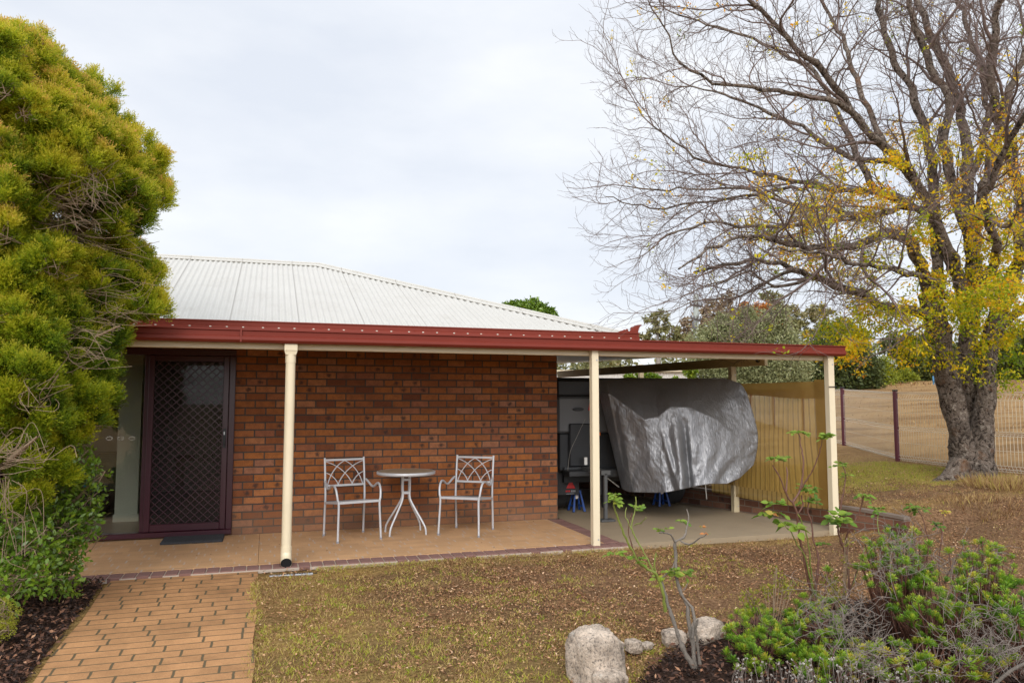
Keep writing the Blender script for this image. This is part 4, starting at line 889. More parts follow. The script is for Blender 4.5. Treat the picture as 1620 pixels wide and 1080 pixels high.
# bark surface with lumps
Vs, Fs, b = [], [], 0
for p, r, sd in bark_l:
    V, F = tube_np(p, r, sd); c_ = np.repeat(p, sd, 0); dv = V-c_; rr = np.linalg.norm(dv, axis=1, keepdims=True)+1e-6
    lum = vnoise(V[:, 0]*1.0+V[:, 1]*1.3, V[:, 2], .17, 3, 3)-.5; lum2 = vnoise(V[:, 0]-V[:, 1], V[:, 2]*1.0+3*V[:, 0], .055, 9, 2)-.5
    V = V+dv/rr*(lum*.10+lum2*.05)[:, None]*np.clip(rr/.2, .2, 1); Vs.append(V); Fs.append(F+b); b += len(V)
for p, r in limb_l:
    V, F = tube_np(p, r, 9); c_ = np.repeat(p, 9, 0); dv = V-c_; V = V+dv*((vnoise(V[:, 0]+V[:, 1], V[:, 2], .15, 7, 2)-.5)*.45)[:, None]; Vs.append(V); Fs.append(F+b); b += len(V)
mesh_np('trunk', np.concatenate(Vs), np.concatenate(Fs), M['bark'], elm, smooth=True)
def child(p0, d, length, nseg, wander, lift):
    pts = [p0]; d = d/np.linalg.norm(d)
    for k in range(nseg):
        d = d+rng.normal(0, wander, 3)+np.array([0, 0, lift]); d /= np.linalg.norm(d); pts.append(pts[-1]+d*length/nseg)
    return np.array(pts)
def branch_dir(t, ang):
    v = rng.normal(size=3); v -= t*(v@t); v /= np.linalg.norm(v); return t*math.cos(ang)+v*math.sin(ang)
def shoots(parents, spacing, t0, lmin, lmax, ang, nseg, wander, lift, r0f, r1, cap_r):
    out = []
    for p, r in parents:
        seg = np.linalg.norm(np.diff(p, axis=0), axis=1); L = seg.sum(); cum = np.concatenate([[0], np.cumsum(seg)]); s = L*t0+rng.uniform(0, spacing)
        T = np.gradient(p, axis=0); T = unit(T)
        while s < L:
            i = min(np.searchsorted(cum, s)-1, len(p)-2); i = max(i, 0); f = (s-cum[i])/max(seg[i], 1e-6); q = p[i]*(1-f)+p[i+1]*f
            frac = s/L; ln = rng.uniform(lmin, lmax)*(1-.45*frac); d = branch_dir(T[i], rng.uniform(*ang))
            c = child(q, d, ln, nseg, wander, lift); rr = min(cap_r, r[i]*r0f); out.append((c, np.linspace(rr, r1, nseg+1)))
            s += spacing*rng.uniform(.6, 1.4)
        d = T[-1]; out.append((child(p[-1], d, lmax*.6, nseg, wander, lift), np.linspace(min(cap_r, r[-1]), r1, nseg+1)))
    return out
lv0 = shoots([c for c in limb_l], .75, .30, 1.3, 2.6, (.3, .75), 15, .12, .012, .55, .006, .028)
def inside(c, lim): return np.hypot(c[0][-1, 0]-6.34, c[0][-1, 1]+.67) < lim+.35*math.sin(3*c[0][-1, 2]) and c[0][:, 2].min() > 2.0
lv0 = [c for c in lv0 if inside(c, 5.45) and c[0][:, 2].min() > 2.3]
lv1 = lv0+shoots(limb_l+lv0, .28, .15, .5, 1.35, (.4, 1.0), 8, .20, .02, .5, .004, .014)
lv1 = [c for c in lv1 if inside(c, 5.75)]
lv2 = shoots(lv1, .15, .12, .25, .65, (.4, .95), 6, .23, .02, .6, .0024, .0052)
lv2 = [c for c in lv2 if inside(c, 6.0)]
lv3 = shoots(lv2, .10, .15, .10, .30, (.35, .9), 3, .22, .015, .7, .0017, .003)
Va, Fa = tubes_np(lv1, 5); Vb, Fb = tubes_np(lv2, 3); Vc, Fc = tubes_np(lv3, 3)
mesh_np('crown', np.concatenate([Va, Vb, Vc]), np.concatenate([Fa, Fb+len(Va), Fc+len(Va)+len(Vb)]), M['twig'], elm, smooth=True)
M['elm_leaf'] = m_leaf('elm_leaf', [(0, (.15,.24,.010)), (.22, (.32,.38,.012)), (.45, (.62,.54,.014)), (.7, (.86,.57,.014)), (.9, (.86,.38,.016)), (1, (.55,.21,.025))], trans=.5)
nodes = np.concatenate([c[0][1:] for c in lv3]+[c[0][2:] for c in lv2]); 
rel = nodes-CAM; dep = rel@CF; npx = 810+FPX*(rel@CR)/dep; npy = 540-FPX*(rel@CU)/dep
hx = nodes[:, 0]; hz = nodes[:, 2]
core = .95*sst(3.2, 6.0, hx)*(1-sst(2.9, 4.6, hz))+.45*sst(4.0, 6.4, hx)*(1-sst(4.4, 6.2, hz))
edge = .6*sst(1.9, 3.6, hx)*(1-sst(2.8, 4.2, hz))
pr = np.clip(np.maximum(core, edge)*(.04+2.6*np.clip(vnoise(hx+nodes[:, 1]*.7, hz, .42, 44, 2)-.55, 0, 1)), 0, .8)*.42+.003
base_n = nodes[rng.random(len(nodes)) < pr]
# extra drooping sprays low around the trunk
exn = []
for (px, py, rx, ry_, n) in ((1420,512,45,26,40),(1470,495,50,30,60),(1530,500,55,28,70),(1590,512,45,30,60),(1440,548,26,22,32),(1490,455,50,35,60),(1570,450,50,35,80),(1610,470,40,60,80),(1345,530,35,30,40),(1390,480,40,30,50),(1580,300,45,70,60),(1600,230,35,50,40),(1520,570,25,22,18),(1600,570,25,20,20),(1575,590,12,14,10),(1610,380,30,50,50),(1300,525,30,16,16),(1370,440,40,25,35),(1280,400,60,25,60),(1220,300,70,30,30),(1360,310,50,35,50),(1440,240,45,35,40),(1250,350,60,30,36),(1560,380,45,50,60),(1330,350,60,40,45),(1480,330,60,60,40),(1420,270,50,50,25)):
    for k in range(int(n*.75)):
        if k % 6 == 0: cc_ = (px+rng.normal(0, rx*.62), py+rng.normal(0, ry_*.62), TD+rng.normal(-.5, .8))
        exn.append(at(cc_[0], cc_[1], cc_[2])+rng.normal(0, .10, 3))
exn = np.array(exn)
sprays = [(child(q, np.array([rng.normal(0, .7), rng.normal(0, .7), -.25]), rng.uniform(.12, .3), 3, .2, -.05), np.linspace(.003, .0015, 4)) for q in exn]
Vd, Fd = tubes_np(sprays, 3); mesh_np('twig', Vd, Fd, M['twig'], elm)
allp = np.concatenate([base_n]+[s[0] for s in sprays]); k = 8
P = np.repeat(allp, k, 0)+rng.normal(0, .04, (len(allp)*k, 3)); n = len(P)
D = rvec(n)+np.array([0, 0, -.5]); V, F = leaf_quads(P, D, rvec(n), rng.uniform(.038, .065, n), rng.uniform(.02, .034, n), .15)
clus = np.repeat(np.clip(.50+.55*(vnoise(allp[:, 0]+allp[:, 1], allp[:, 2], .5, 5, 2)-.5)*2-.34*sst(4.2, 6.4, allp[:, 0])*(1-sst(2.0, 3.2, allp[:, 2])), 0, 1), k)
mesh_np('foliage', V, F, M['elm_leaf'], elm, attrs={'rnd': np.clip(clus+rng.normal(0, .13, n), 0, 1)})
# ---- rough grass at the foot of the elm
def tuft(name, label, cx, cy, r, n, hgt, tint, cat='grass tuft', group=None):
    a = rng.uniform(0, 2*PI, n); q = r*np.sqrt(rng.random(n)); x = cx+q*np.cos(a); y = cy+q*np.sin(a)
    D = np.stack([(x-cx)/r*.5+rng.normal(0, .3, n), (y-cy)/r*.5+rng.normal(0, .3, n), np.ones(n)], 1)
    V, F = leaf_quads(np.stack([x, y, height(x, y)-.01], 1), D, rvec(n), rng.uniform(.5, 1, n)*hgt, .007)
    o = mesh_np(name, V, F, M['blade'], attrs={'rnd': np.clip(rng.normal(tint, .2, n), 0, 1)}); return tag(o, label, cat, group)
g0 = at_z(1585, 768, .42); tuft('grass_tuft', 'tall rough dry grass at the right foot of the elm trunk', g0[0]+.15, g0[1], .55, 1500, .20, .36)
g0 = at_z(1555, 775, .42); tuft('grass_tuft', 'short brown grass in front of the elm trunk', g0[0]-.5, g0[1]-.35, .45, 700, .10, .18)
# ================================================================== FINE LEAVED TREE ON THE LEFT
mel = empty('paperbark_tree', (-6.3, -2.2, -.1), 'tall feathery golden green tree with orange tips in front of the house', 'tree')
blobs = [(10,95,62,6.4),(60,135,62,6.2),(105,165,55,6.5),(-10,190,80,5.6),(60,215,66,5.5),(125,225,60,5.8),(148,150,34,6.8),(165,215,48,6.6),(205,255,50,6.5),(228,285,38,6.6),(238,315,28,6.4),(185,300,58,6.1),(140,285,55,5.7),(205,340,34,6.2),(160,335,40,6.0),(100,250,55,5.5),(20,270,50,5.3),
 (90,300,40,6.3),(130,320,34,6.4),(40,310,40,6.4),(40,370,40,6.6),(110,390,30,6.9),(150,395,24,6.9),(15,345,40,5.9),(208,412,30,6.6),(232,440,26,6.5),(205,455,32,6.3),(235,478,26,6.4),(250,490,16,6.4),(185,430,30,6.6),(165,470,32,6.5),(200,490,22,6.2),(120,430,30,6.8),(60,420,35,6.6),(15,380,45,5.4),(20,450,70,5.4),(75,455,44,5.7),(90,520,48,5.6),(40,525,60,5.3),(140,505,30,6.3),(120,550,40,6.0),(150,535,22,6.2),(20,600,65,5.1),(80,590,50,5.5),(135,600,36,5.9),(160,598,24,6.0),(150,630,28,5.9),(170,560,20,6.1),(140,575,30,5.8),(100,480,40,5.8),(60,490,50,5.6),(150,450,34,6.5),(110,640,48,5.6),(40,665,60,5.2),(130,672,32,5.7),(85,700,48,5.5),(20,735,48,5.2),(75,745,38,5.4),(-20,560,70,5.2),(-20,680,70,5.2),(-40,300,80,5.6),(-40,430,80,5.4),(-30,110,70,6.2),(45,800,30,5.2)]
Pn, Dn, Tp, Hb, twl = [], [], [], [], []
edge_y = lambda py: np.interp(py, [60,100,170,225,300,345,375,400,440,490,520,600,700,760], [40,110,165,215,262,255,200,215,240,262,205,172,140,110])
for k in range(150):
    py = rng.uniform(70, 720); ex_ = float(edge_y(py)); px = rng.uniform(-20, max(20, ex_-26)); q = px/max(ex_, 1)
    if 20 < px < 165 and 285 < py < 400 and rng.random() < .8: continue
    blobs.append((px, py, rng.uniform(16, 30), 5.25+1.15*max(0, q)**1.5+rng.normal(0, .12)))
for (px, py, r, d) in blobs:
    c = at(px, py, d+.3); R = r*d/FPX
    for (cc, RR, dens) in ((c, R, 1.0), (c+CF*.75*R+CR*(-.35*R), R*.95, .45)):
        ncl = max(8, int(26*dens*(RR/.25)**1.2)); uc = rvec(ncl); sc_ = cc+uc*RR*(.45+.5*rng.random((ncl, 1)))*np.array([1, 1, .9])
        for q0, uu in zip(sc_, uc):
            r1 = RR**.5*rng.uniform(.085, .15); n = int(150*(r1/.06)**2*(.55+.45*dens)*.62)+12; ax = unit(uu*.55+np.array([0, 0, .85])+rng.normal(0, .18, 3)); tt = rng.random(n)**.8
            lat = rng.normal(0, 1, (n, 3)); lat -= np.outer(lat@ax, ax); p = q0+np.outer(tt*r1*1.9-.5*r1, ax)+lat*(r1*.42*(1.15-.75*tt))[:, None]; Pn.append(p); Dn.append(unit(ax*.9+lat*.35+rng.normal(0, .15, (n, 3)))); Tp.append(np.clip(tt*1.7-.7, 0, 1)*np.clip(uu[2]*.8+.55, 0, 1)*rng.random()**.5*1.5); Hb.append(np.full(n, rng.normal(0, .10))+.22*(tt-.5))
        for k in range(int(7*dens)+2):
            q = cc+rvec(1)[0]*RR*.9; mid = cc+(q-cc)*.5+rng.normal(0, .05, 3); twl.append((smooth_path([cc+np.array([-.12, .1, -.12])*RR*3, mid, q], .09), .0028))
Pn = np.concatenate(Pn); Dn = np.concatenate(Dn); Tp = np.concatenate(Tp); Hb = np.concatenate(Hb); ns = len(Pn); K = 9
# every spray is a short stem with needle leaves all round
st_ = np.tile(np.linspace(.05, 1, K), ns); Pr = np.repeat(Pn, K, 0); Dr = np.repeat(Dn, K, 0); ln = np.repeat(rng.uniform(.05, .10, ns), K)
side = rvec(ns*K); side = unit(side-Dr*(side*Dr).sum(1, keepdims=True)); n = ns*K
base = Pr+Dr*(ln*st_)[:, None]; Ld = unit(Dr*(.55+.6*st_)[:, None]+side*.8)
V, F = leaf_quads(base, Ld, rvec(n), rng.uniform(.018, .032, n), rng.uniform(.005, .009, n))
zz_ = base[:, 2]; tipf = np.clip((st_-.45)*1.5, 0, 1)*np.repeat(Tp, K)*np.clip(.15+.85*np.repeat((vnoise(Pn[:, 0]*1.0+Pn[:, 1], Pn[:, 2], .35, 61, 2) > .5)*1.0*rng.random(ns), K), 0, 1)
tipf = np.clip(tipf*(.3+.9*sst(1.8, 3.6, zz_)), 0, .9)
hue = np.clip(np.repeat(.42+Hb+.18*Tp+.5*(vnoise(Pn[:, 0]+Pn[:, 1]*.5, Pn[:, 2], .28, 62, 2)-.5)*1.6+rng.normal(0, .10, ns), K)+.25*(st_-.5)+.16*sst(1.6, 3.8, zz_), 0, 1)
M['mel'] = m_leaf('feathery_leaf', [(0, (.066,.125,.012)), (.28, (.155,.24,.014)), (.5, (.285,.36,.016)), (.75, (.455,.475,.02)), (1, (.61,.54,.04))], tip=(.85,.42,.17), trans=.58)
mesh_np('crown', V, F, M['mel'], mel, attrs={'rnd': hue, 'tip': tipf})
for (px, py, px2, py2, d0, d1) in ((10,330,150,300,6.4,6.2),(20,340,150,370,6.5,6.3),(60,310,130,260,6.2,6.0),(60,330,190,380,6.3,6.2),(20,300,120,360,6.1,5.8),(60,260,160,330,6.2,5.9),(110,240,140,320,6.0,5.8),(40,350,130,300,6.0,5.7),(30,330,170,345,6.2,6.0),(80,380,210,400,6.5,6.3),(60,540,170,545,5.9,5.7),(70,560,150,570,5.8,5.6),(50,640,60,610,5.3,5.2),(0,720,45,680,5.0,4.9),(0,725,50,720,5.0,4.95),(15,760,35,860,5.0,5.0),(100,470,215,455,6.1,6.1),(110,490,200,500,6.1,6.1)):
    for k in range(34 if px2 < 160 and py2 < 400 else 12):
        a = at(px+rng.normal(0, 12), py+rng.normal(0, 12), d0+rng.normal(0, .1)); b_ = at(px2+rng.normal(0, 24), py2+rng.normal(0, 20), d1+rng.normal(0, .12)); twl.append((smooth_path([a, a*.67+b_*.33+rng.normal(0, .06, 3), a*.33+b_*.67+rng.normal(0, .07, 3), b_], .04), .0019))
Vt, Ft_ = tubes_np(twl, 4); mesh_np('twig', Vt, Ft_, M['twig_brown'], mel, smooth=True)
tk = [([at(-40,930,6.9), at(-30,700,6.8), at(10,560,6.7), at(25,470,6.6), at(28,400,6.6)], [.14,.12,.10,.085,.06]), ([at(25,470,6.6), at(70,420,6.5), at(110,375,6.4), at(150,350,6.35), at(200,320,6.4)], [.045,.042,.038,.03,.012]), ([at(28,400,6.6), at(24,300,6.5), at(40,200,6.4), at(50,120,6.4)], [.06,.05,.035,.012]), ([at(10,560,6.7), at(80,540,6.2), at(130,540,6.0), at(190,515,6.0)], [.05,.028,.018,.006]), ([at(-30,700,6.8), at(10,640,5.9), at(45,600,5.5)], [.05,.03,.01]), ([at(0,740,5.6), at(30,715,5.2), at(60,690,5.1)], [.03,.018,.008]), ([at(28,400,6.6), at(-60,300,6.3), at(-90,200,6.2)], [.06,.04,.02])]
tr_l = []
for pts, rr in tk:
    p = smooth_path(pts, .08); tr_l.append((p, np.interp(np.linspace(0, 1, len(p)), np.linspace(0, 1, len(rr)), rr)))
Vt, Ft_ = tubes_np(tr_l, 10); mesh_np('trunk', Vt, Ft_, M['twig_brown'], mel, smooth=True)
# ---- leafy shrubs: broad leaves on many short twigs
def leafy(name, label, cat, blobs3, dens, L, W, mat, hue0, group=None, loc=None, stem=True, flat=.35, gloss=None, dirz=.3):
    o = empty(name, loc, label, cat, group); Ps, Ds, tw = [], [], []
    for (c, R) in blobs3:
        c = np.array(c); n = max(6, int(dens*R*R)); u = rvec(n); p = c+u*(R*(.35+.65*rng.random(n)**.5))[:, None]*np.array([1, 1, .9]); Ps.append(p); Ds.append(unit(u*.7+np.array([0, 0, dirz])+rng.normal(0, .45, (n, 3))))
        for k in range(max(3, int(n/14))): tw.append((smooth_path([np.array([loc[0], loc[1], loc[2]]), c+rng.normal(0, R*.3, 3), p[rng.integers(n)]], .08), .003))
    P = np.concatenate(Ps); D = np.concatenate(Ds); k = 4; P = np.repeat(P, k, 0)+rng.normal(0, L*.45, (len(P)*k, 3)); D = unit(np.repeat(D, k, 0)+rng.normal(0, .5, (len(P), 3))); n = len(P)
    V, F = leaf_quads(P, D, unit(rvec(n)+np.array([0, -.3, .6])), rng.uniform(.65, 1.1, n)*L, rng.uniform(.75, 1.1, n)*W, .12)
    mesh_np('foliage', V, F, mat, o, attrs={'rnd': np.clip(hue0+.3*(vnoise(P[:, 0]+P[:, 1], P[:, 2], L*5, 3, 2)-.5)*2+rng.normal(0, .12, n), 0, 1)})
    if stem: Vt, Ft_ = tubes_np(tw, 4); mesh_np('stem', Vt, Ft_, M['twig_brown'], o, smooth=True)
    return o
M['broad'] = m_leaf('glossy_green_leaf', [(0, (.04,.08,.010)), (.4, (.10,.18,.014)), (.7, (.19,.29,.022)), (1, (.36,.42,.04))], trans=.25, rough=.32, spec=.5)
sb = [(at(px, py, d), r*d/FPX) for px, py, r, d in ((60,800,45,5.9),(100,760,38,6.0),(130,735,26,6.0),(125,790,36,6.0),(90,840,48,5.8),(40,870,55,5.5),(100,880,36,5.8),(130,850,24,5.9),(60,905,40,5.6),(20,920,45,5.3),(110,700,28,6.1),(150,760,16,6.0),(140,820,18,6.0),(100,915,28,5.7),(10,830,45,5.5),(-25,880,50,5.5))]
leafy('broadleaf_shrub', 'dark glossy broad leaved shrub below the feathery tree beside the patio', 'shrub', sb, 2600, .055, .026, M['broad'], .42, loc=(-5.85, -2.2, -.1))
M['gold'] = m_leaf('golden_leaf', [(0, (.12,.13,.012)), (.5, (.27,.27,.02)), (1, (.42,.38,.05))], trans=.3)
gb = [(at(px, py, d), r*d/FPX) for px, py, r, d in ((-4,975,32,4.9),(-20,1000,30,4.8),(8,995,16,4.8))]
leafy('golden_shrub', 'small rounded yellow green bush at the left edge of the mulch', 'shrub', gb, 26000, .014, .007, M['gold'], .5, loc=(-5.5, -3.7, -.12))
for i, (px, py) in enumerate(((85,955),(108,960))):
    g0 = at_z(px, py, -.08)
    leafy('seedling', ('light green seedling in the mulch near the path edge', 'light green seedling in the mulch, nearest the path', 'yellowing seedling in the mulch under the glossy shrub')[i], 'seedling', [((g0[0], g0[1], g0[2]+.06), .06), ((g0[0]+.04, g0[1], g0[2]+.1), .04)], 3200, .04, .018, M['broad'], .85, loc=tuple(g0), group='seedlings in the mulch')
# ================================================================== ROCKS
def rock(label, pts_c, sx, sy, sz, seed, rz=0):
    import bmesh
    bm = bmesh.new(); bmesh.ops.create_cube(bm, size=2)
    bmesh.ops.subdivide_edges(bm, edges=bm.edges[:], cuts=22, use_grid_fill=True)
    r = np.random.default_rng(seed); pl = [(unit(r.normal(size=3)), r.uniform(1.0, 1.25)) for _ in range(11)]
    me = bpy.data.meshes.new('rock'); V = np.array([v.co[:] for v in bm.verts])
    V = V/((np.abs(V)**5.5).sum(1, keepdims=True)**(1/5.5))
    for nn, dd in pl:
        s = V@nn-dd; V = V-np.clip(s, 0, None)[:, None]*nn*.92
    V = V+unit(V)*((vnoise(V[:, 0]*1+V[:, 1]*.8+seed, V[:, 2]+V[:, 1]*.6, .5, seed, 3)-.5)*.24+(vnoise(V[:, 0]*1.3-V[:, 1], V[:, 2]+V[:, 0], .12, seed+4, 2)-.5)*.07)[:, None]
    V = V*np.array([sx, sy, sz]); c, s = math.cos(rz), math.sin(rz); V = np.stack([V[:, 0]*c-V[:, 1]*s, V[:, 0]*s+V[:, 1]*c, V[:, 2]], 1)
    for v, q in zip(bm.verts, V): v.co = q
    bm.to_mesh(me); bm.free(); me.polygons.foreach_set('use_smooth', np.ones(len(me.polygons), bool))
    o = link('rock', me, M['rock']); o.location = [float(c) for c in pts_c]; return tag(o, label, 'rock', 'rocks edging the garden bed')
rock('large pale granite rock at the near left corner of the garden bed', at(943, 1052, 4.55), .145, .15, .215, 3, .3)
rock('small reddish rock beside the large granite rock', at(1001, 1022, 4.95), .05, .05, .042, 5, .1)
rock('low grey rock behind the bare rose stems', at(1066, 1010, 5.15), .075, .06, .06, 8, -.2)
rock('grey rock between the bare rose and the green mound', at(1118, 1003, 5.2), .125, .10, .095, 21, .2)
rock('flat brown stone half buried in the mulch between two grey rocks', at(1022, 1021, 5.05), .05, .04, .022, 12, .5)
rock('small pale stone close under the near left granite rock', at(965, 1082, 4.35), .09, .08, .08, 14, .5)
# ================================================================== ROSES AND THE GARDEN BED
def rp(x, y): return (880+x/2.189, 660+y/2.189)                       # readings made on an enlarged view
M['rose_leaf'] = m_leaf('rose_leaf', [(0, (.04,.10,.012)), (.4, (.11,.21,.02)), (.7, (.26,.35,.04)), (.9, (.46,.40,.06)), (1, (.55,.22,.07))], trans=.35, rough=.45)
def rose(label, canes, leaves, d, loc):
    o = empty('rose_bush', loc, label, 'rose bush', 'leggy roses in the garden bed'); byc = {}
    for mat, pts, r0, r1, dd in canes:
        p = smooth_path([at(*rp(x, y), d+dd*(i/max(1, len(pts)-1))) for i, (x, y) in enumerate(pts)], .025)
        p = p+rng.normal(0, .0022, p.shape); r = np.linspace(r0, r1, len(p))*(1+.16*rng.normal(size=len(p))); 
        T = [(p, r)]
        for q in range(int(len(p)*.6)):                             # thorns and spurs
            i = rng.integers(len(p)); v = rvec(1)[0]; T.append((np.array([p[i], p[i]+v*(r[i]+.007)]), np.array([.0022, .0004])))
        byc.setdefault(mat, []).extend(T)
    for mat, T in byc.items():
        V, F = tubes_np(T, 7); mesh_np('cane', V, F, M[mat], o, smooth=True)
    Vs, Fs, hu, b = [], [], [], 0; pet = []
    for (x, y, n, L, h0, dd) in leaves:
        L = L*1.55; n = n+1 if n > 1 else n
        c = at(*rp(x, y), d+dd)
        for k in range(n):
            a = rng.uniform(0, 2*PI); dr = unit(np.array([math.cos(a), math.sin(a), rng.uniform(-.45, .35)])); pl = L*rng.uniform(.9, 1.7); pts = child(c, dr, pl, 3, .12, -.06); pet.append((pts, np.full(4, .0012)))
            for (pp, sgn) in ((pts[3], 0), (pts[2], 1), (pts[2], -1), (pts[1]*.4+pts[2]*.6, 1), (pts[1]*.4+pts[2]*.6, -1)):
                t = unit(pts[3]-pts[2]); s = unit(np.cross(t, np.array([0, 0, 1]))); D = (t if sgn == 0 else t*.45+s*sgn)[None]
                nm = np.array([[rng.normal(0, .5), rng.normal(-.55, .4), .8]])
                ll = L*rng.uniform(.75, 1.15); D = unit(D); S_ = unit(np.cross(D, nm)); up = np.cross(S_, D); q = pp[None]
                ring = [q, q+D*ll*.28+S_*ll*.27+up*.10*ll, q+D*ll*.62+S_*ll*.25+up*.08*ll, q+D*ll, q+D*ll*.62-S_*ll*.25+up*.08*ll, q+D*ll*.28-S_*ll*.27+up*.10*ll]
                Vs.append(np.concatenate(ring)); Fs.append([[b, b+1, b+2, b+3], [b, b+3, b+4, b+5]]); b += 6; h = np.clip(h0+rng.normal(0, .09), 0, 1); hu += [h, h]
    mesh_np('foliage', np.concatenate(Vs), np.concatenate([np.array(f) for f in Fs]), M['rose_leaf'], o, attrs={'rnd': hu})
    V, F = tubes_np(pet, 4); mesh_np('leaf_stalk', V, F, M['stem_green'], o)
rose('bare grey stemmed rose with few leaves beside the granite rocks', [
 ('stem_grey', [(492,935),(488,900),(468,850),(440,800),(412,730),(402,690),(385,650),(372,600),(362,555)], .017, .010, 0), ('stem_grey', [(492,920),(478,840),(470,760),(458,700),(450,640),(425,590),(414,520),(410,430)], .016, .008, .1),
 ('stem_grey', [(505,930),(496,850),(488,780),(482,730),(490,700)], .011, .007, -.1), ('stem_grey', [(470,760),(480,700),(470,660),(445,630)], .011, .009, .05), ('stem_grey', [(410,430),(395,405),(375,398),(358,400)], .006, .004, -.1), ('stem_grey', [(410,432),(440,415),(455,370),(458,345),(452,318)], .007, .003, .1), ('stem_grey', [(430,428),(460,440),(490,425),(522,402)], .006, .003, -.15),
 ('stem_green', [(378,670),(372,620),(350,550),(318,525),(285,500),(258,450),(240,420),(222,370),(205,320),(200,290),(206,265)], .011, .004, -.2), ('stem_green', [(350,555),(315,490),(290,440),(262,385),(270,330),(278,275)], .006, .003, .1), ('stem_green', [(262,385),(240,345),(243,312)], .004, .0025, .05), ('stem_green', [(270,370),(290,365),(312,348)], .0035, .002, -.1), ('stem_green', [(345,545),(340,500),(345,470)], .006, .005, 0), ('stem_brown', [(285,500),(262,440),(250,390),(262,330)], .004, .002, -.1),
 ('stem_grey', [(362,555),(395,530),(410,500)], .004, .003, .1), ('stem_grey', [(440,600),(455,575)], .004, .002, 0)],
 [(203,285,5,.022,.55,-.2), (205,265,4,.018,.6,-.2), (290,320,3,.022,.5,.1), (275,490,4,.025,.5,-.1), (205,465,4,.022,.6,-.2), (400,530,5,.022,.6,0), (440,530,4,.028,.55,.1), (432,355,4,.02,.5,.1), (362,385,2,.02,.6,-.1), (400,555,2,.036,.75,0), (535,402,1,.022,1.0,-.1), (498,383,1,.016,1.0,-.1)], 4.6, (-1.08, -5.2, -.2))
rose('tall rose with leafy tops in front of the shade cloth', [
 ('stem_brown', [(890,640),(884,600),(870,540),(855,470),(840,400),(832,330),(818,295),(795,262),(778,220),(765,190),(748,165)], .013, .005, -.1), ('stem_brown', [(795,262),(800,210),(798,170)], .006, .004, .1), ('stem_brown', [(818,295),(845,250),(852,200),(855,150),(848,100),(840,55)], .008, .004, .1), ('stem_brown', [(845,250),(875,205),(895,170),(912,120),(922,75)], .006, .003, -.1), ('stem_brown', [(892,640),(900,580),(908,520),(905,470),(890,420),(885,370),(870,320),(880,270)], .010, .004, .1), ('stem_green', [(890,620),(880,560),(860,480),(835,440),(815,400),(790,370),(765,350)], .006, .003, -.2), ('stem_green', [(890,600),(880,500),(870,420),(850,360),(835,330)], .006, .004, -.1), ('stem_brown', [(840,330),(855,300),(850,270)], .006, .005, 0)],
 [(838,48,6,.027,.55,.1), (935,62,5,.03,.55,-.1), (760,140,6,.026,.5,-.1), (790,135,3,.024,.55,.1), (880,245,7,.03,.45,.1), (900,290,5,.028,.4,.1), (765,300,4,.034,.5,-.15), (748,325,2,.045,.5,-.1), (750,370,1,.075,.55,-.1), (815,362,2,.05,.6,-.15), (783,345,1,.04,1.0,-.15), (930,435,4,.026,.4,.1), (860,290,3,.028,.5,.1)], 5.6, (.42, -4.3, -.1))
rose('rose with drooping leaves in front of the right carport post', [
 ('stem_brown', [(1015,620),(1012,560),(1008,490),(985,430),(975,370),(985,330),(988,290),(998,235),(1002,195),(992,165)], .010, .004, .1), ('stem_brown', [(1005,480),(1005,420),(1010,395),(1045,340),(1060,295),(1065,272)], .008, .004, -.1), ('stem_green', [(1015,600),(1040,540),(1060,480),(1070,445),(1065,420)], .005, .003, .1), ('stem_brown', [(1115,590),(1120,540),(1128,490)], .009, .008, .0), ('stem_green', [(1150,460),(1125,410),(1112,370),(1118,330)], .005, .003, .1)],
 [(985,163,4,.025,.5,.1), (1005,200,2,.022,.6,.1), (1065,268,5,.028,.5,-.1), (975,345,4,.045,.5,-.1), (1000,355,1,.065,.45,-.1), (1118,320,6,.027,.42,.1), (1068,422,3,.022,.45,.1), (950,345,2,.045,.45,0)], 5.7, (1.05, -4.45, -.1))
rose('short rose with two flat leaf sprays behind the green bed', [
 ('stem_brown', [(1330,600),(1325,520),(1330,450),(1335,400),(1332,370)], .006, .003, 0), ('stem_brown', [(1310,600),(1300,480),(1265,340),(1230,310)], .006, .003, .1), ('stem_brown', [(1330,450),(1340,380),(1340,320)], .004, .002, .1)],
 [(1230,303,4,.028,.4,.1), (1262,318,5,.028,.4,.1), (1328,368,6,.024,.3,0), (1340,322,2,.02,.9,.1)], 5.9, (2.1, -4.7, -.1))
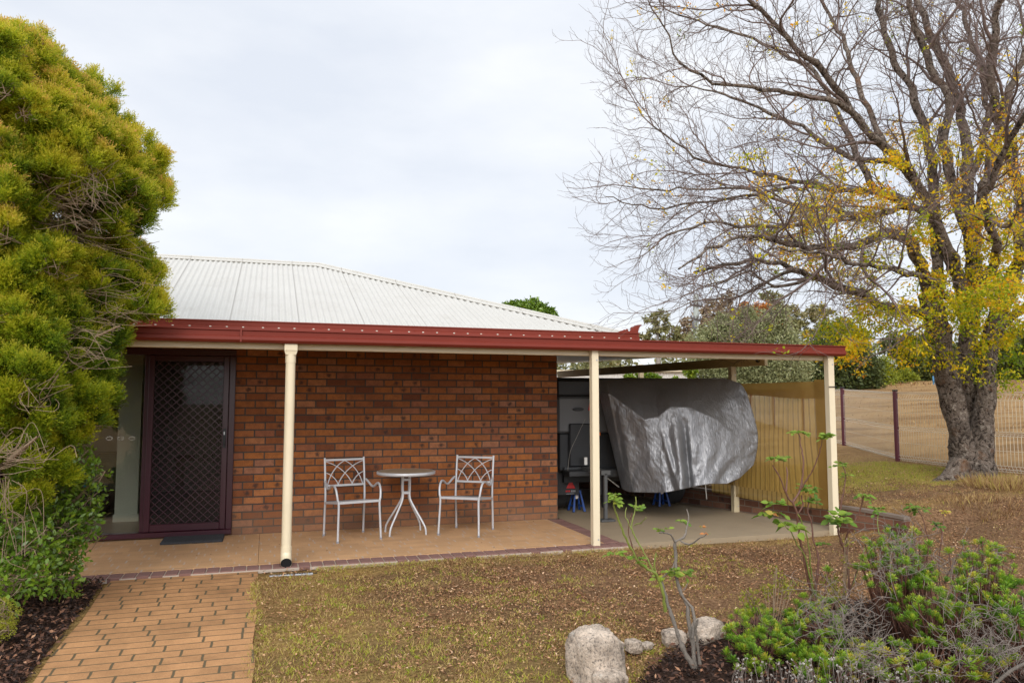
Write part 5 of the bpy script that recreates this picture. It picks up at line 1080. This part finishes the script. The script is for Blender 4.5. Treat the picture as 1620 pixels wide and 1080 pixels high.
# ---- rosette shrubs
M['rosette'] = m_leaf('rosette_leaf', [(0, (.05,.125,.010)), (.4, (.145,.285,.020)), (.7, (.29,.42,.03)), (.9, (.46,.48,.05)), (1, (.53,.44,.06))], trans=.3, rough=.38, spec=.45)
def rosettes(label, heads, loc, hue0=.5, L=.044, group='rosette shrubs in the garden bed'):
    o = empty('rosette_shrub', loc, label, 'shrub', group); Vs, Fs, hu, st = [], [], [], []; b = 0
    P, D, Nn, Ls, Hs = [], [], [], [], []
    for (c, sc_, h) in heads:
        c = np.array(c); ax = unit(np.array([rng.normal(0, .25), rng.normal(-.1, .25), 1.0])); t1 = unit(np.cross(ax, [1, .2, 0])); t2 = np.cross(ax, t1); n = rng.integers(26, 38)
        for k in range(n):
            a = k*2.39996+rng.normal(0, .15); e = .08+1.12*(k/n)**.85+rng.normal(0, .08); d = ax*math.cos(e)+(t1*math.cos(a)+t2*math.sin(a))*math.sin(e)
            P.append(c-ax*(.028*k/n)); D.append(d); Nn.append(ax-d*(ax@d)+rng.normal(0, .1, 3)); Ls.append(L*sc_*(.55+.55*min(1, k/n*1.6))*rng.uniform(.85, 1.1)); Hs.append(np.clip(h-.12+.38*(1-k/n)+rng.normal(0, .07), 0, 1))
        g = np.array([loc[0]+(c[0]-loc[0])*.45, loc[1]+(c[1]-loc[1])*.45, loc[2]]); st.append((smooth_path([g+rng.normal(0, .02, 3), (g+c)/2+rng.normal(0, .02, 3)+np.array([0, 0, .02]), c-ax*.02], .04), .004))
    P, D, Nn, Ls = map(np.array, (P, D, Nn, Ls)); D = unit(D); S_ = unit(np.cross(D, Nn)); up = np.cross(S_, D); l = Ls[:, None]; w_ = l*.075
    ring = [P, P+D*l*.35+S_*w_*.8+up*l*.03, P+D*l*.72+S_*w_, P+D*l-up*l*.06, P+D*l*.72-S_*w_, P+D*l*.35-S_*w_*.8+up*l*.03]
    V = np.stack(ring, 1).reshape(-1, 3); q = np.arange(len(P))*6; F = np.concatenate([np.stack([q, q+1, q+2, q+3], 1), np.stack([q, q+3, q+4, q+5], 1)])
    mesh_np('foliage', V, F, M['rosette'], o, attrs={'rnd': np.concatenate([Hs, Hs])}); V, F = tubes_np(st, 5); mesh_np('stem', V, F, M['stem_brown'], o)
def mound(cx, cy, rx, ry, d, n, dz=.4, h=.5, s0=1.0):
    out = []
    for k in range(int(n*1.8)):
        a = rng.uniform(0, 2*PI); q = math.sqrt(rng.random()); u, v = q*math.cos(a), q*math.sin(a)
        out.append((at(cx+rx*u, cy+ry*v, d-dz*v+.25*(q**2-.5)+rng.normal(0, .06)), s0*rng.uniform(.65, 1.0), h+rng.normal(0, .18)))
    return out
def gl(px, py, d): p = at(px, py, d); return (p[0], p[1], float(height(p[0], p[1]))-.02)
rosettes('low mound of bright green leaf rosettes beside the mulch and rocks', mound(1195,1010,52,55,4.7,60,.4,.55), gl(1195,1050,4.8))
rosettes('green leaf rosettes in the middle of the bed next to the low mound', mound(1285,995,58,62,4.8,70,.5,.5), gl(1280,1050,4.9))
rosettes('straggly rosettes standing under the tall rose', [(at(x, y, 5.3), s, h) for x, y, s, h in ((1250,965,1,.5),(1290,955,1,.5),(1310,900,1.1,.45),(1355,895,1.15,.4),(1300,960,.9,.6),(1240,985,.9,.6),(1335,960,.9,.5),(1325,985,1,.55))], gl(1300,990,5.3))
rosettes('tall green rosettes rising left of centre in the bed', mound(1420,885,60,55,5.1,60,.4,.45)+[(at(1412,862,5.3), 1.2, .45), (at(1440,870,5.2), 1.1, .5), (at(1470,858,5.2), 1.1, .42), (at(1525,858,5.3), 1, .4)], gl(1430,980,5.2))
rosettes('lighter green rosettes at the back right of the bed', mound(1560,900,46,50,5.0,44,.3,.6)+[(at(1500,870,5.1), 1.1, .7), (at(1575,862,5.2), 1, .5), (at(1545,880,5.1), 1, .65)], gl(1550,980,5.1), .7)
rosettes('dense rosettes in the right middle of the bed', mound(1490,950,85,50,4.7,66,.3,.5), gl(1490,1030,4.8))
rosettes('dark green rosettes at the right edge of the bed', mound(1604,960,30,50,4.6,30,.3,.35, 1.2)+[(at(1585,958,4.5), 1.4, .35)], gl(1610,1040,4.6))
rosettes('pale green rosettes near the bottom right of the bed', mound(1480,1040,130,40,4.3,70,.2,.62), gl(1470,1090,4.4), .8)
rosettes('rosettes at the bottom centre of the bed behind the white flower heads', mound(1330,1045,90,34,4.4,50,.2,.6), gl(1300,1090,4.4), .6)
# thin yellow-green sprigs
leafy('sprig', 'thin yellow green sprig standing alone left of the tall rose', 'sprig', [(at(1225,905,5.2), .03), (at(1235,920,5.2), .04), (at(1215,935,5.2), .05), (at(1245,935,5.2), .05), (at(1185,945,5.0), .04), (at(1195,955,5.0), .035)], 9000, .03, .010, M['gold'], .35, loc=gl(1220,985,5.1))
leafy('sprig', 'yellow green upright sprig between the two tall roses', 'sprig', [(at(1320,920,5.4), .04), (at(1340,890,5.4), .03), (at(1338,860,5.4), .025), (at(1322,940,5.4), .05), (at(1310,920,5.4), .04)], 9000, .03, .010, M['gold'], .35, loc=gl(1330,985,5.4))
# dry tangled twigs
def dry(label, px, py, rx, ry, d, n, ln, loc):
    o = empty('dry_shrub', loc, label, 'dead shrub', 'dry twiggy growth in the garden bed'); T = []; nodes_ = [np.array(loc)]
    for k in range(n):
        c = at(px+rng.normal(0, rx*.55), py+rng.normal(0, ry*.55), d+rng.normal(0, .2)); dd = unit(np.array([rng.normal(0, .9), rng.normal(0, .9), rng.normal(.45, .6)])); p = child(c, dd, rng.uniform(.4, 1)*ln, 5, .22, -.02); nd = np.array(nodes_); q_ = nd[np.argmin(((nd-c)**2).sum(1))]; nodes_ += list(p); T.append((np.concatenate([smooth_path([q_, (q_+c)/2+rng.normal(0, .015, 3), c], .04)[:-1], p]), np.array([.0014])[0]))
        for j in range(2):
            i = rng.integers(1, 5); T.append((child(p[i], unit(rng.normal(size=3)), ln*.3, 3, .25, .02), np.linspace(.0015, .0007, 4)))
    for k in range(5):
        a = rng.uniform(0, 2*PI); T.append((smooth_path([np.array(loc)+np.array([math.cos(a)*.05, math.sin(a)*.05, 0]), at(px+rng.normal(0, rx*.4), py+rng.normal(0, ry*.3), d)], .05), .004))
    V, F = tubes_np(T, 4); mesh_np('twig', V, F, M['twig_dry'], o)
dry('grey tangle of dry twigs in the middle of the green bed', 1330, 985, 70, 45, 4.7, 120, .24, gl(1330,1060,4.7))
dry('dry twigs standing between the tall rosettes at the back of the bed', 1425, 885, 50, 50, 5.0, 90, .24, gl(1420,990,5.1))
dry('pale dry twigs at the right side of the bed', 1560, 1020, 75, 55, 4.3, 120, .28, gl(1560,1085,4.4))
dry('dry brown twigs behind the right hand rosettes', 1530, 905, 50, 40, 5.2, 60, .24, gl(1530,990,5.2))
dry('fine dry twigs along the bottom of the bed', 1400, 1050, 110, 30, 4.2, 70, .22, gl(1400,1095,4.3))
o = empty('fallen_branch', gl(1600,1060,4.0), 'bare grey branch leaning in from the right at the bottom corner of the bed', 'branch')
V, F = tubes_np([(smooth_path([at(1640,1040,4.0), at(1600,1060,4.05), at(1570,1085,4.1)], .03), .009), (smooth_path([at(1640,1015,4.3), at(1590,1030,4.3), at(1545,1055,4.3)], .03), .005)], 7); mesh_np('stem', V, F, M['stem_grey'], o, smooth=True)
# little white everlasting heads on thin stalks
M['head'] = m_leaf('pale_flower_head', [(0, (.22,.18,.15)), (.5, (.38,.34,.30)), (1, (.58,.55,.51))], trans=.1)
def heads(label, px0, px1, py0, py1, d, n, loc):
    o = empty('flower_clump', loc, label, 'flowers', 'dry white flower heads along the front of the bed'); T, Vs, Fs, b = [], [], [], 0; hu = []
    for k in range(n):
        q = at(rng.uniform(px0, px1), rng.uniform(py0, py1), d+rng.normal(0, .1)); g = q+np.array([rng.normal(0, .02), rng.normal(0, .02), -rng.uniform(.08, .16)]); T.append((np.array([g, (g+q)/2+rng.normal(0, .006, 3), q]), .0011))
        m = rng.integers(6, 11); dd = unit(rvec(m)+np.array([0, 0, .9])); V, F = leaf_quads(np.repeat(q[None], m, 0), dd, rvec(m), rng.uniform(.007, .012, m), .008); mesh_np('flower_head', V, F, M['head'], o, attrs={'rnd': rng.random(m)})
        cr = np.array(loc)*.6+g*.4; T[-1] = (smooth_path([np.array([cr[0], cr[1], loc[2]]), g, q], .03), .0011)
    V, F = tubes_np(T, 3); mesh_np('stalk', V, F, M['twig_dry'], o)
heads('small white dry flower heads in front of the low green mound', 1165, 1290, 1040, 1082, 4.1, 70, gl(1220,1100,4.1))
heads('small white dry flower heads at the bottom middle of the bed', 1270, 1400, 1040, 1085, 4.05, 70, gl(1330,1100,4.1))
heads('scattered white dry flower heads at the bottom right of the bed', 1390, 1500, 1055, 1085, 4.05, 40, gl(1440,1100,4.1))
# ================================================================== BACKGROUND
M['far_leaf'] = m_leaf('gum_leaf', [(0, (.07,.075,.03)), (.4, (.17,.17,.065)), (.7, (.27,.25,.10)), (1, (.36,.30,.16))], trans=.25)
M['rust_leaf'] = m_leaf('rusty_gum_leaf', [(0, (.16,.07,.03)), (.5, (.40,.16,.045)), (1, (.58,.24,.05))], trans=.25)
M['brown_leaf'] = m_leaf('brown_gum_leaf', [(0, (.14,.10,.06)), (.5, (.28,.20,.12)), (1, (.38,.29,.16))], trans=.25)
M['olive_leaf'] = m_leaf('olive_leaf', [(0, (.10,.115,.045)), (.45, (.25,.265,.115)), (.8, (.40,.40,.21)), (1, (.52,.50,.32))], trans=.25)
M['dark_leaf'] = m_leaf('dark_green_leaf', [(0, (.025,.038,.012)), (.5, (.07,.088,.022)), (1, (.15,.16,.035))], trans=.2)
M['lime_leaf'] = m_leaf('lime_green_leaf', [(0, (.08,.11,.010)), (.5, (.24,.27,.02)), (1, (.42,.40,.04))], trans=.25)
M['gumbark'] = m_paint('grey_gum_bark', (.26,.23,.20), .9, .3, 4)
def tree(name, label, cat, crowns, trunk, mat, L, W, dens, hue=.5, group=None, tmat='gumbark', air=.55, wisp=0):
    """crowns: (px, py, radius px, distance); trunk: pixel path with a distance and base radius"""
    tp_, d0, r0 = trunk; b0 = at(*tp_[0], d0); o = empty(name, tuple(b0), label, cat, group)
    p = smooth_path([at(x, y, d0) for x, y in tp_], d0*.01); T = [(p, np.linspace(r0, r0*.35, len(p)))]; Ps = []
    for (px, py, r, d) in crowns:
        c = at(px, py, d); R = r*d/FPX; n = int(dens*r*r/100)
        a = p[int(len(p)*rng.uniform(.5, .95))]; T.append((smooth_path([a, (a+c)/2+rng.normal(0, R*.15, 3), c], d*.012), np.linspace(r0*.3, r0*.08, len(smooth_path([a, (a+c)/2, c], d*.012))) if False else r0*.12))
        cl = rvec(max(4, int(n/26)))*R*(.35+.65*rng.random((max(4, int(n/26)), 1))**.5)*np.array([1, 1, .85]); q = cl[rng.integers(len(cl), size=n)]+rng.normal(0, R*.13*air/.55, (n, 3)); Ps.append(c+q)
        for k in range(3): T.append((smooth_path([c, c+cl[rng.integers(len(cl))]], d*.012), r0*.05))
    P = np.concatenate(Ps); n = len(P); D = rvec(n)+np.array([0, 0, -.3]); V, F = leaf_quads(P, D, rvec(n), rng.uniform(.7, 1.2, n)*L, W, .1)
    hz = (P[:, 2]-P[:, 2].min())/(np.ptp(P[:, 2])+1e-6)
    mesh_np('crown', V, F, mat, o, attrs={'rnd': np.clip(hue+.25*(vnoise(P[:, 0]+P[:, 1], P[:, 2], L*7, 3, 2)-.5)*2+rng.normal(0, .15, n), 0, 1)})
    V, F = tubes_np(T, 6); mesh_np('trunk', V, F, M[tmat], o, smooth=True); return o
gum = 'gum trees on the far side of the paddock'
tree('gum_tree', 'slender pale gum tree left of the power pole with open crown', 'tree', [(1032,505,12,75),(1045,500,13,75),(1022,530,10,75),(1060,520,14,75),(1040,520,12,75),(1025,540,12,75),(1056,545,16,75),(1075,532,12,75)], ([(1042,590),(1041,550),(1040,515)], 75, .28), M['far_leaf'], .42, .2, 150, .55, gum)
tree('gum_tree', 'brown leaved gum tree directly behind the power pole', 'tree', [(1090,515,16,80),(1085,540,18,80),(1105,530,16,80)], ([(1090,600),(1090,520)], 80, .3), M['brown_leaf'], .42, .22, 170, .45, gum)
tree('gum_tree', 'tall brownish gum tree just right of the power pole', 'tree', [(1128,492,18,80),(1150,472,14,80),(1120,515,18,80),(1148,500,20,80),(1160,520,20,80),(1135,535,22,80)], ([(1142,610),(1142,500)], 80, .35), M['brown_leaf'], .42, .22, 170, .55, gum)
tree('gum_tree', 'rusty orange gum tree behind the olive tree', 'tree', [(1175,495,14,78),(1190,505,17,78),(1205,490,16,78),(1220,500,17,78),(1185,520,17,78),(1215,520,18,78),(1238,510,12,78),(1178,482,8,78)], ([(1200,610),(1200,510)], 78, .33), M['rust_leaf'], .40, .22, 165, .5, gum)
tree('gum_tree', 'olive brown gum tree with high crown right of the rusty one', 'tree', [(1225,478,16,85),(1215,468,10,85),(1245,490,16,85),(1262,505,16,85),(1250,520,18,85),(1280,500,14,85),(1292,490,12,85),(1285,525,16,85)], ([(1255,610),(1252,505)], 85, .35), M['far_leaf'], .45, .22, 165, .6, gum)
tree('gum_tree', 'thin grey gum tree showing sky through it near the elm', 'tree', [(1310,500,14,90),(1330,515,15,90),(1310,530,16,90),(1345,535,14,90),(1400,545,14,90),(1420,555,14,90)], ([(1330,610),(1325,520)], 90, .3), M['far_leaf'], .45, .2, 110, .5, gum)
tree('olive_tree', 'broad grey green olive tree behind the carport', 'tree', [(1120,540,30,27),(1110,580,30,27),(1150,530,32,27),(1165,565,36,27),(1190,530,34,27),(1200,575,38,27),(1225,510,26,27),(1235,545,34,27),(1245,585,34,27),(1262,560,22,27),(1140,600,34,27),(1205,605,34,27),(1250,612,28,27),(1180,500,18,27),(1140,508,16,27),(1235,495,14,27)], ([(1190,680),(1188,620),(1180,560)], 27.4, .18), M['olive_leaf'], .12, .045, 330, .5, air=.8)
tree('dark_tree', 'dark dense tree behind the right carport post', 'tree', [(1310,560,34,46),(1345,590,32,46),(1290,590,30,46),(1335,545,26,46),(1365,575,28,46),(1375,600,20,46),(1280,560,22,46),(1320,605,26,46)], ([(1325,650),(1325,570)], 46, .3), M['dark_leaf'], .24, .12, 230, .5, gum, air=.9)
tree('dark_tree', 'dark green bushy tree left of the elm trunk', 'tree', [(1420,545,26,60),(1450,565,26,60),(1470,545,26,60),(1440,590,22,60),(1475,585,24,60),(1490,560,26,60),(1460,600,14,60),(1395,590,16,60)], ([(1455,640),(1455,570)], 60, .3), M['dark_leaf'], .3, .15, 300, .55, gum)
tree('dark_tree', 'dark tree seen right of the elm trunk', 'tree', [(1585,560,24,60),(1610,570,26,60),(1600,540,26,60),(1590,590,16,60),(1615,592,16,60),(1640,560,30,60),(1560,570,20,60),(1530,560,26,60)], ([(1600,620),(1600,560)], 60, .3), M['dark_leaf'], .3, .15, 300, .5, gum)
tree('lime_shrub', 'rounded lime green shrub at the paddock edge', 'shrub', [(1375,585,18,52),(1395,578,16,52),(1385,600,18,52),(1362,600,14,52),(1405,598,14,52),(1355,606,10,52)], ([(1385,625),(1385,600)], 52, .1), M['lime_leaf'], .17, .09, 420, .5, 'green shrubs at the paddock edge', 'gumbark', .9)
tree('lime_shrub', 'smaller lime green shrub nearer the elm trunk', 'shrub', [(1428,592,13,55),(1440,598,10,55),(1418,600,9,55)], ([(1428,620),(1428,598)], 55, .08), M['lime_leaf'], .17, .09, 420, .45, 'green shrubs at the paddock edge', 'gumbark', .9)
tree('lime_shrub', 'tall lime green tree behind the dark tree by the post', 'tree', [(1335,520,22,58),(1355,535,20,58),(1310,520,16,58),(1370,550,16,58)], ([(1340,620),(1340,540)], 58, .2), M['lime_leaf'], .22, .11, 300, .35, 'green shrubs at the paddock edge')
tree('garden_tree', 'dense green tree top showing over the house roof', 'tree', [(800,488,9,30),(812,486,11,30),(828,485,12,30),(842,484,12,30),(856,492,11,30),(868,494,9,30),(876,500,7,30),(838,500,18,30),(815,500,12,30)], ([(838,700),(838,510)], 30.2, .15), M['broad'], .15, .08, 700, .55, air=.8)
tree('garden_creeper', 'leafy green creeper poking up behind the camper', 'creeper', [(995,598,6,15.5),(1015,590,7,15.5),(1030,598,8,15.5),(1045,600,6,15.5),(1092,588,9,17),(1068,601,5,15.5),(1010,602,7,15.5)], ([(1030,700),(1030,605)], 15.6, .02), M['broad'], .09, .04, 900, .7)
# far wooded skyline on both sides (one mass nobody could count)
sk = []
for k in range(170):
    ang = rng.uniform(-.75, 1.25); dd = rng.uniform(120, 190); c = CAM+np.array([math.sin(ang), math.cos(ang), 0])*dd; sk.append((c[0], c[1], dd))
Ps = []
for (x, y, dd) in sk:
    zb = float(height(np.array(x), np.array(y))); n = 420; R = rng.uniform(3.0, 5.5); q = rvec(n)*R*(.4+.6*rng.random((n, 1))); Ps.append(np.stack([x+q[:, 0], y+q[:, 1], np.maximum(zb, zb+rng.uniform(3, 5)+q[:, 2])], 1))
P = np.concatenate(Ps); n = len(P); V, F = leaf_quads(P, rvec(n), rvec(n), rng.uniform(.6, 1.3, n), .5)
tag(mesh_np('far_woodland', V, F, M['far_leaf'], attrs={'rnd': np.clip(rng.normal(.4, .2, n), 0, 1)}), kind='stuff')
# dry verge grass at the paddock edge
x, y = scatter(9000, 20, 60, 15, 62, lambda x, y: np.exp(-((.73*(x-CAM[0])+.68*(y-CAM[1])-56)/3.0)**2)); k = len(x)
V, F = leaf_quads(np.stack([x, y, height(x, y)], 1), np.stack([rng.normal(0, .4, k), rng.normal(0, .4, k), np.ones(k)], 1), rvec(k), rng.uniform(.10, .32, k), .07)
tag(mesh_np('verge_grass', V, F, M['blade'], attrs={'rnd': np.clip(rng.normal(.25, .15, k), 0, 1)}), kind='stuff')
x, y = scatter(60000, 8, 45, 0, 50, lambda x, y: (.73*(x-CAM[0])+.68*(y-CAM[1]) > 16.5)*np.clip(3.2*(vnoise(x, y, 1.6, 19, 3)-.48), 0, 1)*np.clip(22/np.hypot(x-CAM[0], y-CAM[1]), 0, 1)); k = len(x)
V, F = leaf_quads(np.stack([x, y, height(x, y)-.01], 1), np.stack([rng.normal(0, .7, k), rng.normal(0, .7, k), np.ones(k)], 1), rvec(k), rng.uniform(.04, .13, k), .02)
tag(mesh_np('paddock_grass', V, F, M['blade'], attrs={'rnd': np.clip(rng.normal(.24, .14, k), 0, 1)}), kind='stuff')
pp = empty('power_pole', tuple(at(1101, 640, 62)), 'grey green power pole with two crossarms behind the carport', 'power pole')
M['pole'] = m_paint('weathered_pole', (.36,.40,.38), .85, .15, 3)
a = at(1101, 640, 62); b_ = at(1101, 466, 62); MB().tube([a+np.array([0, 0, -1.5]), b_], [.27, .21], 12).build('pole', M['pole'], pp)
ca = []
for py, half in ((483, 9.5), (505, 8)):
    c = at(1101, py, 61.8); dv = unit(CR*.9-CF*.35+np.array([0, 0, -.14*(1 if py < 490 else 1.6)])); hl_ = half*62/FPX; e0, e1 = c-dv*hl_, c+dv*hl_; ca.append((e0, e1))
    m = MB(); m.bar(e0, e1, .14, .16); arm = m.build('crossarm', M['darkwood'], pp); m = MB()
    for t in (0.03, .35, .65, .97): q = e0+(e1-e0)*t; m.lathe(q+np.array([0, 0, .08]), [(.05, 0), (.08, .08), (.05, .2)], 8)
    m.build('insulator', M['greywhite'], arm)
q = at(1099, 515, 61.7); m = MB(); m.lathe(q, [(.16, -.35), (.2, -.3), (.2, .3), (.16, .35)], 12); m.build('transformer', M['greywhite'], pp)
for i, (e, t, dz) in enumerate(((ca[0], .03, .2), (ca[0], .97, .2), (ca[1], .5, .2))):
    s = e[0]+(e[1]-e[0])*t+np.array([0, 0, dz]); far = at((600, 620, 640)[i], (578, 585, 600)[i], 95+i*3); near = s+(s-far)*1.1+np.array([0, 0, 3.0])
    for (u_, v_) in ((s, far), (s, near)):
        pts = [u_+(v_-u_)*k+np.array([0, 0, -2.2*4*k*(1-k)*.35]) for k in np.linspace(0, 1, 24)]
        m = MB(); m.tube(pts, .016, 5)
        lab = ('upper left', 'upper right', 'lower')[i]+(' power line running from the pole behind the house' if v_ is far else ' power line running from the pole to the right behind the elm')
        tag(m.build('power_line', M['pole']), 'thin '+lab, 'power line', 'power lines on the pole')
sd_ = empty('garden_shed', (5.5, 11, 0), 'long pale cream shed behind the camper', 'shed')
a = at(800, 640, 22.3); b_ = at(1088, 640, 22.0); dv = unit(b_-a); nv2 = np.array([-dv[1], dv[0], 0])
zt = at(1088, 588, 22.0)[2]; m = MB()
q = [a, b_, b_+nv2*4, a+nv2*4]; m.add([(p_[0], p_[1], -.1) for p_ in q]+[(p_[0], p_[1], zt) for p_ in q], [(0,1,5,4), (1,2,6,5), (2,3,7,6), (3,0,4,7)]); m.build('wall', M['white'], sd_)
m = MB(); q = [a-nv2*.15, b_+dv*.1-nv2*.15, b_+dv*.1+nv2*4.2, a+nv2*4.2]; m.add([(p_[0], p_[1], zt+.003) for p_ in q]+[(p_[0], p_[1], zt+.06) for p_ in q], [(3,2,1,0), (4,5,6,7), (0,1,5,4), (1,2,6,5), (2,3,7,6), (3,0,4,7)]); m.build('roof', M['cream'], sd_)
m = MB()
for k in range(60): c = a+(b_-a)*(k+.5)/60-nv2*.012; m.box(c[0]-.012, c[0]+.012, c[1]-.012, c[1]+.012, -.1, zt-.01)
m.build('wall_rib', M['white'], sd_)
q = at(1483, 609, 50); dr = empty('water_drum', tuple(q), 'small blue drum at the far edge of the paddock', 'drum')
MB().lathe((q[0], q[1], q[2]-.4), [(.26, 0), (.27, .05), (.27, .32), (.285, .34), (.27, .36), (.27, .65), (.285, .67), (.27, .69), (.27, .98), (.25, 1.0)], 20).build('body', M['blue2'] if 'blue2' in M else m_paint('pale_blue_plastic', (.10,.28,.50), .5, .1, 5), dr)
MB().lathe((q[0]+.1, q[1], q[2]+.6), [(.05, 0), (.05, .05)], 10).build('bung', M['black'], dr)
# ================================================================== SKY, SUN, CAMERA
SUN_EL, SUN_AZ = math.radians(30), math.radians(200)      # azimuth measured from +Y towards +X: behind the camera
W = bpy.data.worlds.new('World'); S.world = W; W.use_nodes = True; t = W.node_tree; t.nodes.clear()
N_ = t.nodes.new; out = N_('ShaderNodeOutputWorld'); bg = N_('ShaderNodeBackground'); bg.inputs['Strength'].default_value = .10
sky = N_('ShaderNodeTexSky'); sky.sky_type = 'NISHITA'; sky.sun_disc = False; sky.sun_elevation = SUN_EL; sky.sun_rotation = SUN_AZ; sky.air_density = 1.0; sky.dust_density = 2.0
tc = N_('ShaderNodeTexCoord'); sep = N_('ShaderNodeSeparateXYZ'); t.links.new(tc.outputs['Generated'], sep.inputs[0])
mp = N_('ShaderNodeMapping'); mp.inputs['Scale'].default_value = (1.6, 1.6, 4.2); t.links.new(tc.outputs['Generated'], mp.inputs[0])
no = N_('ShaderNodeTexNoise'); no.inputs['Scale'].default_value = 1.7; no.inputs['Detail'].default_value = 6; no.inputs['Roughness'].default_value = .5; t.links.new(mp.outputs[0], no.inputs['Vector'])
rm = N_('ShaderNodeValToRGB'); rm.color_ramp.elements[0].position = .36; rm.color_ramp.elements[0].color = (6.5, 6.85, 7.5, 1); rm.color_ramp.elements[1].position = .66; rm.color_ramp.elements[1].color = (8.0, 8.15, 8.4, 1); t.links.new(no.outputs['Fac'], rm.inputs[0])
# an overcast sky is brighter overhead than near the horizon
el = N_('ShaderNodeMapRange'); el.interpolation_type = 'SMOOTHSTEP'; el.inputs[1].default_value = .42; el.inputs[2].default_value = .95; el.inputs[3].default_value = 1.0; el.inputs[4].default_value = ZEN; t.links.new(sep.outputs['Z'], el.inputs[0])
vm = N_('ShaderNodeVectorMath'); vm.operation = 'SCALE'; t.links.new(rm.outputs[0], vm.inputs[0]); t.links.new(el.outputs[0], vm.inputs['Scale'])
dt = N_('ShaderNodeVectorMath'); dt.operation = 'DOT_PRODUCT'; t.links.new(tc.outputs['Generated'], dt.inputs[0]); dt.inputs[1].default_value = (math.sin(SUN_AZ), math.cos(SUN_AZ), .15)
sd2 = N_('ShaderNodeMapRange'); sd2.interpolation_type = 'SMOOTHSTEP'; sd2.inputs[1].default_value = .0; sd2.inputs[2].default_value = .9; sd2.inputs[3].default_value = 1.0; sd2.inputs[4].default_value = GLOW; t.links.new(dt.outputs['Value'], sd2.inputs[0])
vm2 = N_('ShaderNodeVectorMath'); vm2.operation = 'SCALE'; t.links.new(vm.outputs[0], vm2.inputs[0]); t.links.new(sd2.outputs[0], vm2.inputs['Scale']); vm = vm2
mx_ = N_('ShaderNodeMix'); mx_.data_type = 'RGBA'; mx_.inputs[0].default_value = .9; t.links.new(sky.outputs[0], mx_.inputs[6]); t.links.new(vm.outputs[0], mx_.inputs[7])
t.links.new(mx_.outputs[2], bg.inputs['Color']); t.links.new(bg.outputs[0], out.inputs[0])
ld_ = bpy.data.lights.new('sun', 'SUN'); ld_.energy = SUN_E; ld_.angle = math.radians(25); ld_.color = (1, .95, .88); lo = bpy.data.objects.new('sun', ld_); COL.objects.link(lo)
dirv = Vector((math.sin(SUN_AZ)*math.cos(SUN_EL), math.cos(SUN_AZ)*math.cos(SUN_EL), math.sin(SUN_EL))); lo.rotation_euler = dirv.to_track_quat('Z', 'Y').to_euler(); lo.location = (0, -20, 30)
cd = bpy.data.cameras.new('camera'); co = bpy.data.objects.new('camera', cd); COL.objects.link(co); cd.sensor_width = 36; cd.lens = FPX/1620*36; cd.clip_start = .05; cd.clip_end = 3000
co.location = CAM; co.rotation_euler = (PI/2+PITCH, 0, -YAW); S.camera = co
S.view_settings.view_transform = 'Standard'; S.view_settings.look = 'None'; S.view_settings.gamma = 1; S.view_settings.exposure = EXPO
try: S.view_settings.use_curve_mapping = False
except Exception: pass
S.cycles.max_bounces = 6; S.cycles.transparent_max_bounces = 24; S.cycles.diffuse_bounces = 3; S.cycles.glossy_bounces = 3; S.cycles.caustics_reflective = False; S.cycles.caustics_refractive = False
S.cycles.use_denoising = True
